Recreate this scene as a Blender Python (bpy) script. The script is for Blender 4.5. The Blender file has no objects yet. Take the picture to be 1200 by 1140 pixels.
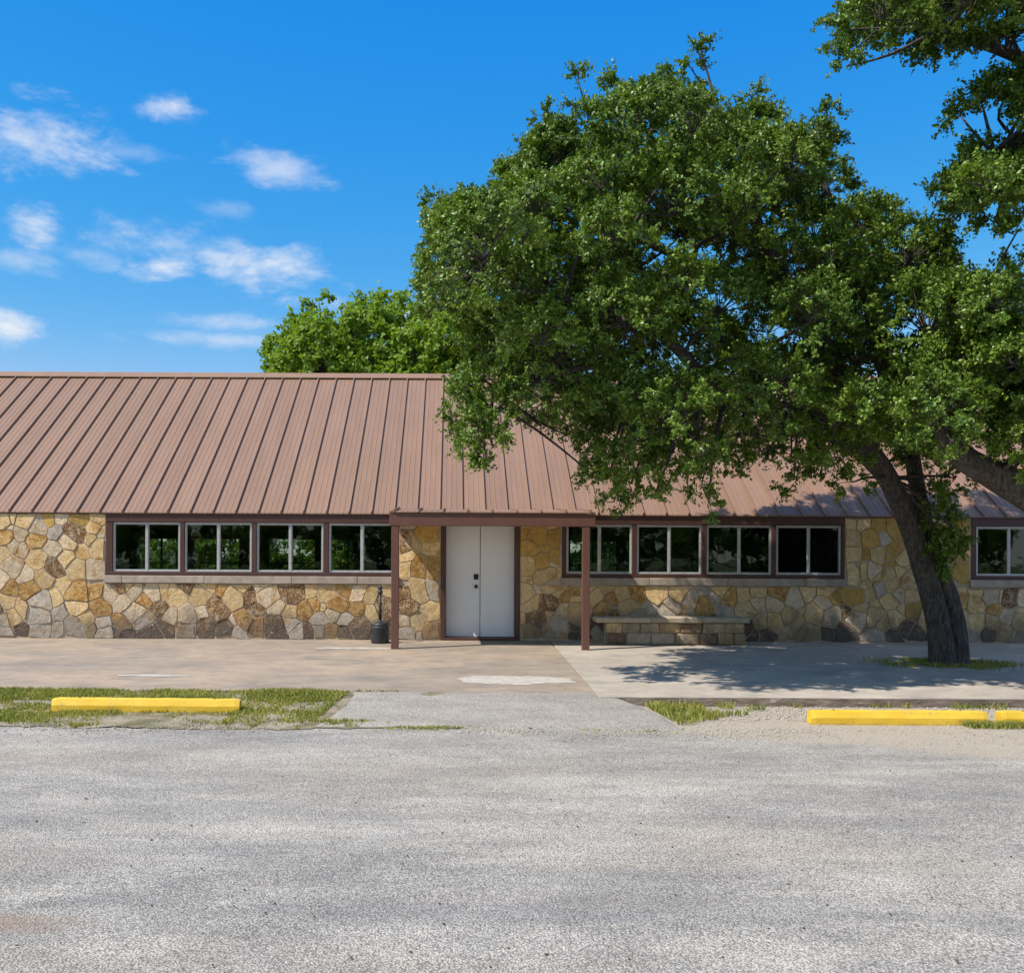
import bpy, math, random
import numpy as np
from mathutils import Vector, Matrix, noise as mnoise

R = math.radians
rng = np.random.default_rng(7)
random.seed(7)
scene = bpy.context.scene
col = scene.collection

# ------------------------------------------------------------------ camera
CAM_Z = 1.6
F = 1200.0                 # focal length in units where the picture is 1200 wide
PX, PY = 530.0, 654.0      # principal point in that frame
ROLL = 0.0052
cam = bpy.data.cameras.new('camera')
cam.sensor_width = 36.0
cam.lens = 36.0 * F / 1200.0
cam.shift_x = (600 - PX) / 1200.0
cam.shift_y = (PY - 570) / 1200.0
cam.clip_start = 0.05
cam.clip_end = 3000
camo = bpy.data.objects.new('camera', cam)
col.objects.link(camo)
camo.matrix_world = Matrix.Translation((0, 0, CAM_Z)) @ Matrix.Rotation(R(90), 4, 'X') @ Matrix.Rotation(ROLL, 4, 'Z')
scene.camera = camo

# sun travels along this vector (x right, y away from the camera)
SUN = Vector((0.75, 0.34, -1.0)).normalized()
to_sun = -SUN
SUN_EL = math.asin(to_sun.z)
SUN_ROT = math.atan2(to_sun.x, to_sun.y)


def ray(px, py):
    u, w = px - PX, PY - py
    c, s = math.cos(ROLL), math.sin(ROLL)
    return ((u * c - w * s) / F, (u * s + w * c) / F)


def at(px, py, d):
    """point of the place at distance d from the camera plane"""
    a, b = ray(px, py)
    return Vector((a * d, d, CAM_Z + b * d))


# ------------------------------------------------------------------ node helper
class NT:
    def __init__(s, tree):
        s.t = tree; s.n = tree.nodes; s.l = tree.links

    def new(s, typ, **kw):
        nd = s.n.new(typ)
        for k, v in kw.items():
            setattr(nd, k, v)
        return nd

    def put(s, sock, v):
        if isinstance(v, bpy.types.NodeSocket):
            s.l.new(v, sock)
        elif isinstance(v, (tuple, list)):
            v = tuple(v)
            if sock.type == 'RGBA' and len(v) == 3:
                v = v + (1,)
            sock.default_value = v
        elif isinstance(v, Vector):
            sock.default_value = tuple(v)
        else:
            sock.default_value = v

    def math(s, op, a, b=0.0, c=None, clamp=False):
        nd = s.new('ShaderNodeMath', operation=op, use_clamp=clamp)
        s.put(nd.inputs[0], a); s.put(nd.inputs[1], b)
        if c is not None:
            s.put(nd.inputs[2], c)
        return nd.outputs[0]

    def vmath(s, op, a, b=(0, 0, 0)):
        nd = s.new('ShaderNodeVectorMath', operation=op)
        s.put(nd.inputs[0], a)
        if op == 'SCALE':
            s.put(nd.inputs['Scale'], b)
        else:
            s.put(nd.inputs[1], b)
        return nd.outputs['Value'] if op in ('DOT_PRODUCT', 'LENGTH') else nd.outputs[0]

    def mix(s, f, a, b, blend='MIX'):
        nd = s.new('ShaderNodeMix', data_type='RGBA', blend_type=blend)
        s.put(nd.inputs[0], f); s.put(nd.inputs[6], a); s.put(nd.inputs[7], b)
        return nd.outputs[2]

    def noise(s, vec, scale, detail=4.0, rough=0.55, dist=0.0):
        nd = s.new('ShaderNodeTexNoise')
        if vec is not None:
            s.put(nd.inputs['Vector'], vec)
        nd.inputs['Scale'].default_value = scale
        nd.inputs['Detail'].default_value = detail
        nd.inputs['Roughness'].default_value = rough
        nd.inputs['Distortion'].default_value = dist
        return nd.outputs[0]

    def voronoi(s, vec, scale, out='Distance', feature='F1', rnd=1.0):
        nd = s.new('ShaderNodeTexVoronoi', feature=feature)
        s.put(nd.inputs['Vector'], vec)
        nd.inputs['Scale'].default_value = scale
        nd.inputs['Randomness'].default_value = rnd
        return nd.outputs[out]

    def step(s, v, lo, hi, a=0.0, b=1.0):
        nd = s.new('ShaderNodeMapRange', interpolation_type='SMOOTHSTEP')
        s.put(nd.inputs[0], v); s.put(nd.inputs[1], lo); s.put(nd.inputs[2], hi)
        s.put(nd.inputs[3], a); s.put(nd.inputs[4], b)
        return nd.outputs[0]

    def scale(s, vec, k):
        nd = s.new('ShaderNodeMapping')
        s.put(nd.inputs[0], vec); nd.inputs['Scale'].default_value = k
        return nd.outputs[0]

    def sep(s, vec):
        nd = s.new('ShaderNodeSeparateXYZ'); s.put(nd.inputs[0], vec)
        return nd.outputs

    def bump(s, h, strength=0.5, dist=0.01):
        nd = s.new('ShaderNodeBump'); s.put(nd.inputs['Height'], h)
        nd.inputs['Strength'].default_value = strength
        nd.inputs['Distance'].default_value = dist
        return nd.outputs[0]


# ------------------------------------------------------------------ world: sky with fair weather clouds, plus added fill cloud out of view
world = bpy.data.worlds.new('World')
scene.world = world
world.use_nodes = True
world.cycles.sampling_method = 'MANUAL'
world.cycles.sample_map_resolution = 512
w = NT(world.node_tree)
for nd in list(w.n):
    w.n.remove(nd)
sky = w.new('ShaderNodeTexSky', sky_type='NISHITA')
sky.sun_disc = False
sky.sun_elevation = SUN_EL
sky.sun_rotation = SUN_ROT
sky.altitude = 600
sky.air_density = 1.0
sky.dust_density = 0.15
sky.ozone_density = 3.0
hsv = w.new('ShaderNodeHueSaturation')
hsv.inputs['Saturation'].default_value = 1.35
hsv.inputs['Value'].default_value = 1.0
w.put(hsv.inputs['Color'], sky.outputs[0])
sc_ = w.new('ShaderNodeSeparateColor')
w.put(sc_.inputs[0], hsv.outputs[0])
cc_ = w.new('ShaderNodeCombineColor')
ch_ = [w.math('MULTIPLY', w.math('POWER', sc_.outputs[ci], p_), k_) for ci, (k_, p_) in enumerate(((1.0, 1.53), (1.13, .73), (3.0, .2)))]
ch_[0] = w.math('MINIMUM', ch_[0], w.math('MULTIPLY', ch_[1], .85))      # deep, clear-air blue all over the dome
for ci in range(3):
    w.put(cc_.inputs[ci], ch_[ci])
skycol = cc_.outputs[0]
tc = w.new('ShaderNodeTexCoord')
dirv = w.vmath('NORMALIZE', tc.outputs['Generated'])
# a flattened lookup so that clouds are wider than tall
cl_vec = w.scale(dirv, (1.0, 1.0, 2.3))
n1 = w.noise(cl_vec, 13.0, 5.0, 0.62, 0.3)
n2 = w.noise(cl_vec, 42.0, 3.0, 0.65)
nn = w.math('ADD', w.math('MULTIPLY', n1, 0.75), w.math('MULTIPLY', n2, 0.25))
CLOUDS = [(45, 168, 88, 46, .80), (203, 126, 40, 18, .75), (320, 200, 62, 27, .60), (40, 266, 38, 33, .85),
          (170, 285, 88, 32, .60), (192, 314, 48, 21, .90), (295, 310, 80, 30, .85), (8, 385, 56, 26, 1.0),
          (285, 378, 85, 14, .50), (260, 398, 95, 10, .50), (430, 364, 95, 22, .85), (20, 303, 70, 22, .45),
          (150, 178, 70, 12, .25), (275, 243, 40, 12, .25), (110, 300, 60, 18, .35)]
mask = None
for (cx, cy, hw, hh, st) in CLOUDS:
    a, b = ray(cx, cy)
    c = Vector((a, 1, b)); ln = c.length; c.normalize()
    rt = Vector((0, 0, 1)).cross(c); rt = -rt; rt.normalize()
    up = c.cross(rt); up = -up if up.z < 0 else up
    d0 = w.vmath('SUBTRACT', dirv, c)
    hw, hh, st = hw * 1.0, hh * 1.0, st * .92
    qa = w.vmath('DOT_PRODUCT', d0, rt * (F * ln / hw))
    qb = w.vmath('DOT_PRODUCT', d0, up * (F * ln / hh))
    q = w.math('ADD', w.math('MULTIPLY', qa, qa), w.math('MULTIPLY', qb, qb))
    q = w.math('SQRT', q)
    v = w.math('ADD', w.math('SUBTRACT', 1.0, q), w.math('MULTIPLY', w.math('SUBTRACT', nn, 0.5), 4.2))
    v = w.step(v, -0.15, 1.45, 0.0, st)
    mask = v if mask is None else w.math('MAXIMUM', mask, v)
# added cloud over the unseen dome, thickened for whiter fill light
n3 = w.noise(w.scale(dirv, (1.0, 1.0, 2.0)), 3.1, 4.0, 0.55, 0.0)
front = w.step(w.sep(dirv)[1], 0.30, 0.70)
gen = w.math('MULTIPLY', w.step(n3, 0.45, 0.62, 0.0, 0.88), w.math('SUBTRACT', 1.0, front))
mask = w.math('MAXIMUM', mask, gen)
cloudcol = w.mix(n2, (3.7, 3.95, 4.4), (4.4, 4.5, 4.65))
final = w.mix(mask, skycol, cloudcol)
bg = w.new('ShaderNodeBackground')
w.put(bg.inputs[0], final)
bg.inputs[1].default_value = 0.13
wo = w.new('ShaderNodeOutputWorld')
w.l.new(bg.outputs[0], wo.inputs[0])

# ------------------------------------------------------------------ sun
sun = bpy.data.lights.new('sun', 'SUN')
sun.energy = 3.6
sun.angle = R(0.53)
sun.color = (1.0, 0.95, 0.87)
suno = bpy.data.objects.new('sun', sun)
col.objects.link(suno)
suno.rotation_mode = 'QUATERNION'
suno.rotation_quaternion = SUN.to_track_quat('-Z', 'Y')
suno.location = (-20, -5, 30)

scene.view_settings.view_transform = 'Standard'
scene.view_settings.look = 'None'
scene.view_settings.exposure = 0.7
scene.view_settings.gamma = 1.0
scene.view_settings.use_curve_mapping = False
scene.render.engine = 'CYCLES'
scene.cycles.max_bounces = 6
scene.cycles.diffuse_bounces = 3
scene.cycles.transparent_max_bounces = 12
scene.cycles.caustics_reflective = False
scene.cycles.caustics_refractive = False
scene.cycles.use_denoising = True
scene.cycles.use_adaptive_sampling = True
scene.cycles.adaptive_threshold = 0.02


# ------------------------------------------------------------------ materials
def new_mat(name):
    m = bpy.data.materials.new(name)
    m.use_nodes = True
    t = NT(m.node_tree)
    b = t.n['Principled BSDF']
    return m, t, b


def pos(t):
    return t.new('ShaderNodeNewGeometry').outputs['Position']


def orand(t):
    return t.new('ShaderNodeObjectInfo').outputs['Random']


M = {}


def plain(name, c1, c2=None, scale=8.0, rough=0.6, bump=0.0, bscale=60.0, metal=0.0, stretch=(1, 1, 1), spec=0.5, vary=0.0):
    m, t, b = new_mat(name)
    p = t.scale(pos(t), stretch)
    c2 = c2 or tuple(x * 0.8 for x in c1)
    f = t.noise(p, scale, 5.0, 0.6)
    c = t.mix(t.step(f, 0.3, 0.7), c1, c2)
    if vary:
        k = t.math('MULTIPLY_ADD', orand(t), 2 * vary, 1 - vary)
        c = t.mix(1.0, c, t.new('ShaderNodeCombineColor').outputs[0], 'MULTIPLY') if False else t.vmath('SCALE', c, k)
    t.put(b.inputs['Base Color'], c)
    t.put(b.inputs['Roughness'], t.math('MULTIPLY_ADD', t.noise(p, scale * 2.3, 3.0), 0.25, rough - 0.12))
    b.inputs['Metallic'].default_value = metal
    b.inputs['Specular IOR Level'].default_value = spec
    if bump:
        t.put(b.inputs['Normal'], t.bump(t.noise(p, bscale, 4.0, 0.65), bump, 0.01))
    M[name] = m
    return m


def stone_mat(name, ca, cb, kind='plain', dirt=0.68):
    """field stone: two tones, fine grain, some rust or pits, soil stains low on the wall"""
    m, t, b = new_mat(name)
    p0 = pos(t)
    rnd = orand(t)
    off = t.new('ShaderNodeCombineXYZ')
    t.put(off.inputs[0], t.math('MULTIPLY', rnd, 37.0)); t.put(off.inputs[2], t.math('MULTIPLY', rnd, 19.0))
    p = t.vmath('ADD', p0, off.outputs[0])
    big = t.noise(p, 5.0, 4.0, 0.6, 0.4)
    fine = t.noise(p, 55.0, 4.0, 0.7)
    c = t.mix(t.step(big, 0.32, 0.68), ca, cb)
    h = t.math('ADD', t.math('MULTIPLY', big, 1.2), t.math('MULTIPLY', fine, 0.45))
    if kind == 'rust':
        r = t.step(t.noise(p, 9.0, 5.0, 0.7, 0.8), 0.44, 0.62)
        c = t.mix(r, c, (0.36, 0.165, 0.035))
        sp = t.step(t.voronoi(p, 42.0), 0.18, 0.34, 0.7, 0.0)
        c = t.mix(t.math('MULTIPLY', sp, t.step(t.noise(p, 7.0), .45, .6)), c, (0.72, 0.55, 0.34))
    elif kind == 'pit':
        vd = t.voronoi(t.vmath('ADD', p, t.vmath('SCALE', t.new('ShaderNodeTexNoise').outputs['Color'], 0.02)), 36.0)
        pit = t.step(vd, 0.26, 0.52)
        pit2 = t.math('MULTIPLY', pit, t.step(t.noise(p, 9.0), 0.35, 0.55, 0.35, 1.0))
        c = t.mix(pit2, c, (0.23, 0.11, 0.035))
        h = t.math('SUBTRACT', h, t.math('MULTIPLY', pit2, 1.3))
    if kind == 'plain':
        pr = t.noise(p0, 2.1, 5.0, 0.65, 0.5)
        c = t.mix(t.step(pr, .53, .66, 0, .75), c, (0.46, 0.25, 0.065))
        c = t.mix(t.step(t.noise(p, 11.0, 5.0, 0.7, 0.6), .52, .68, 0, .45), c, t.vmath('SCALE', c, .62))
    med = t.noise(p, 17.0, 5.0, 0.7)
    h = t.math('ADD', h, t.math('MULTIPLY', med, 1.1))
    c = t.vmath('SCALE', c, t.step(med, .3, .7, .82, 1.14))
    grain = t.step(fine, 0.3, 0.72, 0.72, 1.16)
    c = t.vmath('SCALE', c, grain)
    c = t.vmath('SCALE', c, t.math('MULTIPLY_ADD', rnd, 0.30, 0.88))
    # splashed soil and mildew: patches with their own outline
    z = t.sep(p0)[2]
    st = t.math('ADD', z, t.math('MULTIPLY', t.math('SUBTRACT', t.noise(t.scale(p0, (1, 1, .6)), 2.6, 5.0, 0.6), 0.5), 1.6))
    st = t.step(st, 0.08, 0.72, dirt, 0.0)
    c = t.mix(st, c, t.mix(t.noise(p0, 24.0, 3.0), (0.075, 0.06, 0.05), (0.16, 0.135, 0.115)))
    t.put(b.inputs['Base Color'], c)
    b.inputs['Roughness'].default_value = 0.9
    b.inputs['Specular IOR Level'].default_value = 0.25
    t.put(b.inputs['Normal'], t.bump(h, 0.9, 0.014))
    M[name] = m
    return m


stone_mat('stone_tan', (0.68, 0.455, 0.205), (0.72, 0.53, 0.29))
stone_mat('stone_cream', (0.69, 0.55, 0.38), (0.64, 0.475, 0.295))
stone_mat('stone_grey', (0.44, 0.375, 0.295), (0.58, 0.49, 0.385), dirt=.35)
stone_mat('stone_ochre', (0.60, 0.40, 0.17), (0.50, 0.28, 0.09), 'rust')
stone_mat('stone_yellow', (0.56, 0.36, 0.11), (0.48, 0.29, 0.08))
stone_mat('stone_pitted', (0.62, 0.50, 0.36), (0.52, 0.37, 0.2), 'pit')
stone_mat('stone_dark', (0.46, 0.36, 0.25), (0.30, 0.235, 0.175), 'pit', dirt=.85)
plain('mortar', (0.52, 0.41, 0.285), (0.42, 0.325, 0.22), 10, 0.95, 0.7, 80, spec=.2)
plain('sill_stone', (0.46, 0.38, 0.30), (0.33, 0.27, 0.21), 6, 0.9, 0.6, 70, spec=.25, vary=.08)
plain('bench_stone', (0.50, 0.42, 0.30), (0.38, 0.31, 0.22), 6, 0.9, 0.6, 60, spec=.25, vary=.06)
plain('brown_paint', (0.080, 0.030, 0.019), (0.064, 0.024, 0.016), 5, 0.5, 0.15, 90, stretch=(1, 1, .3))
plain('brown_paint_light', (0.145, 0.062, 0.043), (0.12, 0.052, 0.036), 5, 0.5, 0.15, 90, stretch=(1, 1, .3))
plain('aluminium', (0.50, 0.49, 0.47), (0.40, 0.395, 0.38), 14, 0.42, 0.05, 90, metal=0.35)
plain('door_paint', (0.84, 0.84, 0.83), (0.80, 0.80, 0.795), 2.5, 0.42, 0.03, 30, stretch=(1, 1, .5))
plain('bronze', (0.055, 0.04, 0.03), (0.03, 0.024, 0.02), 20, 0.4, metal=0.7)
plain('black_plastic', (0.022, 0.023, 0.026), (0.032, 0.033, 0.036), 9, 0.5, 0.1, 120)
plain('interior_wall', (0.16, 0.14, 0.12), (0.13, 0.11, 0.095), 3, 0.9)
plain('interior_floor', (0.10, 0.085, 0.07), (0.08, 0.07, 0.055), 3, 0.6)
plain('curtain', (0.17, 0.135, 0.115), (0.13, 0.10, 0.085), 3, 0.95)
plain('shed_red', (0.30, 0.07, 0.045), (0.22, 0.05, 0.035), 3, 0.8)
plain('pebble', (0.46, 0.40, 0.32), (0.32, 0.28, 0.23), 30, 0.9)
plain('litter', (0.075, 0.05, 0.03), (0.12, 0.085, 0.05), 30, 0.9)
plain('patch_cement', (0.54, 0.49, 0.42), (0.37, 0.31, 0.25), 7, 0.95, 0.3, 60)


def roof_mat():
    m, t, b = new_mat('roof_metal')
    p = pos(t)
    lo = t.noise(t.scale(p, (3.0, .35, .35)), 1.3, 5, .6)
    c = t.mix(t.step(lo, .3, .7), (0.285, 0.168, 0.106), (0.245, 0.143, 0.089))
    c = t.vmath('SCALE', c, t.math('MULTIPLY_ADD', orand(t), 0.10, 0.95))
    st = t.step(t.noise(t.scale(p, (14, .4, .4)), 2.0, 4, .6), .55, .8, 0, .25)
    c = t.mix(st, c, (0.36, 0.245, 0.18))
    t.put(b.inputs['Base Color'], c)
    t.put(b.inputs['Roughness'], t.math('MULTIPLY_ADD', lo, .2, .42))
    b.inputs['Specular IOR Level'].default_value = .45
    t.put(b.inputs['Normal'], t.bump(t.noise(t.scale(p, (1.2, .5, .5)), 2.2, 2), .25, .02))
    M['roof_metal'] = m


roof_mat()


def glass_mat():
    m, t, b = new_mat('window_glass')
    t.n.remove(b)
    out = t.n['Material Output']
    tr = t.new('ShaderNodeBsdfTransparent'); tr.inputs[0].default_value = (0.56, 0.58, 0.55, 1)
    gl = t.new('ShaderNodeBsdfGlossy'); gl.inputs['Roughness'].default_value = 0.02
    fr = t.new('ShaderNodeFresnel'); fr.inputs[0].default_value = 1.62
    wob = t.bump(t.noise(pos(t), 2.0, 2), .04, .05)
    t.put(fr.inputs['Normal'], wob); t.put(gl.inputs['Normal'], wob)
    mx = t.new('ShaderNodeMixShader')
    t.l.new(fr.outputs[0], mx.inputs[0]); t.l.new(tr.outputs[0], mx.inputs[1]); t.l.new(gl.outputs[0], mx.inputs[2])
    t.l.new(mx.outputs[0], out.inputs[0])
    M['window_glass'] = m


glass_mat()


def leaf_mat(name, c1, c2, c3, rough=0.42, trans=0.3):
    m, t, b = new_mat(name)
    out = t.n['Material Output']
    p = pos(t)
    rnd = t.new('ShaderNodeNewGeometry').outputs['Random Per Island']
    c = t.mix(t.step(t.noise(p, 1.3, 3), .35, .65), c1, c2)
    c = t.mix(t.step(rnd, .55, 1.0, 0.0, .8), c, c3)
    t.put(b.inputs['Base Color'], c)
    b.inputs['Roughness'].default_value = rough
    b.inputs['Specular IOR Level'].default_value = 0.38
    tl = t.new('ShaderNodeBsdfTranslucent')
    t.put(tl.inputs[0], t.vmath('MULTIPLY', c, (1.5, 1.35, .6)))
    mx = t.new('ShaderNodeMixShader'); mx.inputs[0].default_value = trans
    t.l.new(b.outputs[0], mx.inputs[1]); t.l.new(tl.outputs[0], mx.inputs[2])
    t.l.new(mx.outputs[0], out.inputs[0])
    M[name] = m


leaf_mat('oak_leaf', (0.062, 0.128, 0.015), (0.145, 0.24, 0.026), (0.27, 0.355, 0.06), .42, .2)
leaf_mat('elm_leaf', (0.15, 0.26, 0.022), (0.19, 0.30, 0.03), (0.25, 0.36, 0.045), .55, .40)
leaf_mat('shrub_leaf', (0.09, 0.19, 0.025), (0.13, 0.25, 0.03), (0.18, 0.30, 0.05), .5, .35)
leaf_mat('grass_blade', (0.17, 0.22, 0.028), (0.29, 0.30, 0.055), (0.46, 0.39, 0.15), .7, .3)


def bark_mat():
    m, t, b = new_mat('bark')
    p = pos(t)
    v = t.noise(t.scale(p, (1, 1, .22)), 26.0, 6, .7, .4)
    c = t.mix(t.step(v, .35, .65), (0.028, 0.022, 0.019), (0.115, 0.098, 0.086))
    c = t.mix(t.step(t.noise(p, 3, 4), .5, .75, 0, .4), c, (0.15, 0.14, 0.128))
    t.put(b.inputs['Base Color'], c)
    b.inputs['Roughness'].default_value = .9
    t.put(b.inputs['Normal'], t.bump(v, 1.0, .035))
    M['bark'] = m


bark_mat()


def slab_mat(name, ca, cb, cc, joint=0.0):
    m, t, b = new_mat(name)
    p = pos(t)
    s = t.scale(p, (.5, .9, 1))
    f1 = t.noise(s, .55, 5, .6, .3)
    f2 = t.noise(t.scale(p, (.6, 1.0, 1)), 1.1, 6, .66, .4)
    c = t.mix(t.step(f1, .38, .62), ca, cb)
    c = t.mix(t.step(f2, .46, .66, 0, .9), c, cc)
    f3 = t.noise(t.scale(p, (.8, 1.1, 1)), 3.4, 6, .7, .3)
    c = t.vmath('SCALE', c, t.step(f3, .3, .7, .86, 1.13))
    # worn pale scuffs and small dark spots
    sc = t.step(t.noise(t.scale(p, (.55, 1.9, 1)), 1.6, 7, .68, .5), .66, .74, 0, .7)
    c = t.mix(sc, c, (0.62, 0.58, 0.52))
    dk = t.step(t.noise(t.scale(p, (.8, 1.6, 1)), 5.0, 4, .55), .66, .76, 0, .6)
    c = t.mix(dk, c, (0.10, 0.085, 0.07))
    g = t.noise(p, 120, 3, .7)
    c = t.vmath('SCALE', c, t.step(g, .25, .75, .86, 1.12))
    t.put(b.inputs['Base Color'], c)
    b.inputs['Roughness'].default_value = .9
    b.inputs['Specular IOR Level'].default_value = .25
    t.put(b.inputs['Normal'], t.bump(t.math('ADD', t.math('MULTIPLY', g, .4), f2), .35, .008))
    M[name] = m


slab_mat('slab_brown', (0.375, 0.285, 0.205), (0.305, 0.245, 0.185), (0.25, 0.21, 0.17))
slab_mat('slab_grey', (0.44, 0.38, 0.305), (0.38, 0.325, 0.26), (0.32, 0.28, 0.235))


def lot_mat():
    m, t, b = new_mat('chip_seal')
    p = pos(t)
    xyz = t.sep(p)
    vn = t.new('ShaderNodeTexVoronoi', feature='F1')
    t.put(vn.inputs['Vector'], p); vn.inputs['Scale'].default_value = 88.0
    chip = t.sep(vn.outputs['Color'])[0]
    edge = vn.outputs['Distance']
    vn2 = t.new('ShaderNodeTexVoronoi', feature='F1')
    t.put(vn2.inputs['Vector'], p); vn2.inputs['Scale'].default_value = 150.0
    lo = t.noise(t.scale(p, (.35, 1.25, 1)), .75, 6, .62, .5)
    lo2 = t.noise(t.scale(p, (.5, 1.0, 1)), 2.3, 5, .6, .4)
    gr = t.noise(p, 22.0, 4, .7)
    dith = t.math('ADD', t.math('MULTIPLY', t.math('SUBTRACT', chip, .5), .16), t.math('MULTIPLY', t.math('SUBTRACT', gr, .5), .35))
    tone = t.math('ADD', t.math('ADD', t.math('MULTIPLY', lo, .6), t.math('MULTIPLY', lo2, .4)), dith)
    c = t.mix(t.step(tone, .34, .66), (0.30, 0.277, 0.25), (0.49, 0.445, 0.375))
    band = t.step(t.math('ADD', t.noise(t.scale(p, (.22, 1.3, 1)), 1.9, 7, .72, .6), dith), .48, .72, 0, .45)
    c = t.mix(band, c, (0.235, 0.225, 0.222))
    tan = t.step(t.noise(t.scale(p, (.4, .9, 1)), .45, 4, .6), .47, .66, 0, .6)
    c = t.mix(tan, c, (0.45, 0.385, 0.305))
    pt = t.step(t.noise(t.scale(p, (.7, 1.0, 1)), 1.3, 6, .7, .6), .40, .64, .88, 1.07)
    c = t.vmath('SCALE', c, pt)
    # single chips, light and dark
    c = t.vmath('SCALE', c, t.math('MULTIPLY_ADD', chip, .56, .76))
    c = t.vmath('SCALE', c, t.step(edge, .30, .75, 1.10, .58))
    # sandy shoulder on the right, up to the wheel stops
    n = t.math('MULTIPLY', t.math('SUBTRACT', t.noise(p, 1.1, 5, .65), .5), 1.5)
    edge_d = t.math('ADD', t.math('MULTIPLY', t.math('SUBTRACT', xyz[0], 2.8), .52), xyz[1])
    sand = t.math('MULTIPLY', t.step(t.math('ADD', edge_d, n), 10.9, 11.5), t.step(t.math('ADD', xyz[0], n), 1.4, 2.6))
    scol = t.mix(t.noise(p, 2.2, 5, .6), (0.45, 0.385, 0.295), (0.38, 0.325, 0.26))
    scol = t.vmath('SCALE', scol, t.math('MULTIPLY_ADD', chip, .4, .8))
    c = t.mix(t.math('MULTIPLY', sand, .9), c, scol)
    # rusty soil stain near the left
    sx = t.math('ADD', xyz[0], 2.38); sy = t.math('SUBTRACT', xyz[1], 5.32)
    rr = t.math('ADD', t.math('MULTIPLY', t.math('MULTIPLY', sx, sx), 2.2), t.math('MULTIPLY', t.math('MULTIPLY', sy, sy), 26.0))
    c = t.mix(t.step(t.math('ADD', rr, n), -.2, 1.0, .55, 0.0), c, (0.25, 0.165, 0.105))
    t.put(b.inputs['Base Color'], c)
    b.inputs['Roughness'].default_value = .88
    b.inputs['Specular IOR Level'].default_value = .3
    hgt = t.math('SUBTRACT', 1.0, edge)
    hgt = t.math('ADD', t.math('MULTIPLY', hgt, .9), t.math('MULTIPLY', t.math('SUBTRACT', 1.0, vn2.outputs['Distance']), .35))
    t.put(b.inputs['Normal'], t.bump(hgt, .8, .010))
    M['chip_seal'] = m


lot_mat()


def soil_mat():
    m, t, b = new_mat('soil')
    p = pos(t)
    n = t.noise(p, 2.4, 6, .65, .4)
    c = t.mix(t.step(n, .36, .6), (0.19, 0.16, 0.075), (0.44, 0.355, 0.25))
    c = t.mix(t.step(t.noise(p, 7, 4), .5, .7, 0, .6), c, (0.13, 0.15, 0.045))
    g = t.voronoi(p, 70)
    c = t.vmath('SCALE', c, t.step(g, .1, .7, 1.15, .6))
    t.put(b.inputs['Base Color'], c)
    b.inputs['Roughness'].default_value = .95
    t.put(b.inputs['Normal'], t.bump(t.math('SUBTRACT', t.noise(p, 40, 4), g), .8, .012))
    M['soil'] = m


soil_mat()


def apron_mat():
    m, t, b = new_mat('apron_concrete')
    p = pos(t)
    lo = t.noise(t.scale(p, (.6, 1.4, 1)), 1.5, 6, .62, .4)
    c = t.mix(t.step(lo, .35, .65), (0.34, 0.305, 0.255), (0.275, 0.245, 0.21))
    vn = t.new('ShaderNodeTexVoronoi', feature='F1')
    t.put(vn.inputs['Vector'], p); vn.inputs['Scale'].default_value = 55
    ch = t.sep(vn.outputs['Color'])[1]
    c = t.vmath('SCALE', c, t.math('MULTIPLY_ADD', ch, .6, .7))
    t.put(b.inputs['Base Color'], c)
    b.inputs['Roughness'].default_value = .92
    t.put(b.inputs['Normal'], t.bump(t.math('SUBTRACT', t.noise(p, 30, 4), vn.outputs['Distance']), .7, .01))
    M['apron_concrete'] = m


apron_mat()


def kerb_mat():
    m, t, b = new_mat('kerb_concrete')
    p = pos(t)
    n = t.noise(t.scale(p, (.6, 1, 2.0)), 6, 6, .65, .4)
    c = t.mix(t.step(n, .35, .65), (0.13, 0.095, 0.07), (0.24, 0.185, 0.14))
    c = t.mix(t.step(t.noise(t.scale(p, (.5, 1, 3)), 9, 4), .62, .7, 0, .7), c, (0.45, 0.40, 0.34))
    t.put(b.inputs['Base Color'], c)
    b.inputs['Roughness'].default_value = .95
    t.put(b.inputs['Normal'], t.bump(n, .9, .03))
    M['kerb_concrete'] = m


kerb_mat()


def yellow_mat():
    m, t, b = new_mat('yellow_paint')
    p = pos(t)
    n = t.noise(t.scale(p, (.5, 1, 1.2)), 5, 5, .6, .3)
    c = t.mix(t.step(n, .3, .7), (0.80, 0.52, 0.045), (0.72, 0.43, 0.02))
    wear = t.math('MULTIPLY', t.step(t.noise(p, 22, 5, .7, .5), .55, .66, 0, .85), t.step(t.noise(p, 2.6, 3), .44, .60))
    c = t.mix(wear, c, (0.33, 0.27, 0.18))
    z = t.sep(p)[2]
    sm = t.step(t.math('ADD', z, t.math('MULTIPLY', t.noise(t.scale(p, (1, 1, 1)), 9, 4), .08)), -.27, -.235, .6, 0)
    c = t.mix(sm, c, (0.36, 0.24, 0.09))
    t.put(b.inputs['Base Color'], c)
    b.inputs['Roughness'].default_value = .6
    t.put(b.inputs['Normal'], t.bump(t.math('ADD', t.noise(p, 45, 4, .65), n), .4, .008))
    M['yellow_paint'] = m


yellow_mat()
plain('field_grass', (0.07, 0.12, 0.025), (0.13, 0.16, 0.05), 1.2, .95, .6, 12)


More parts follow.
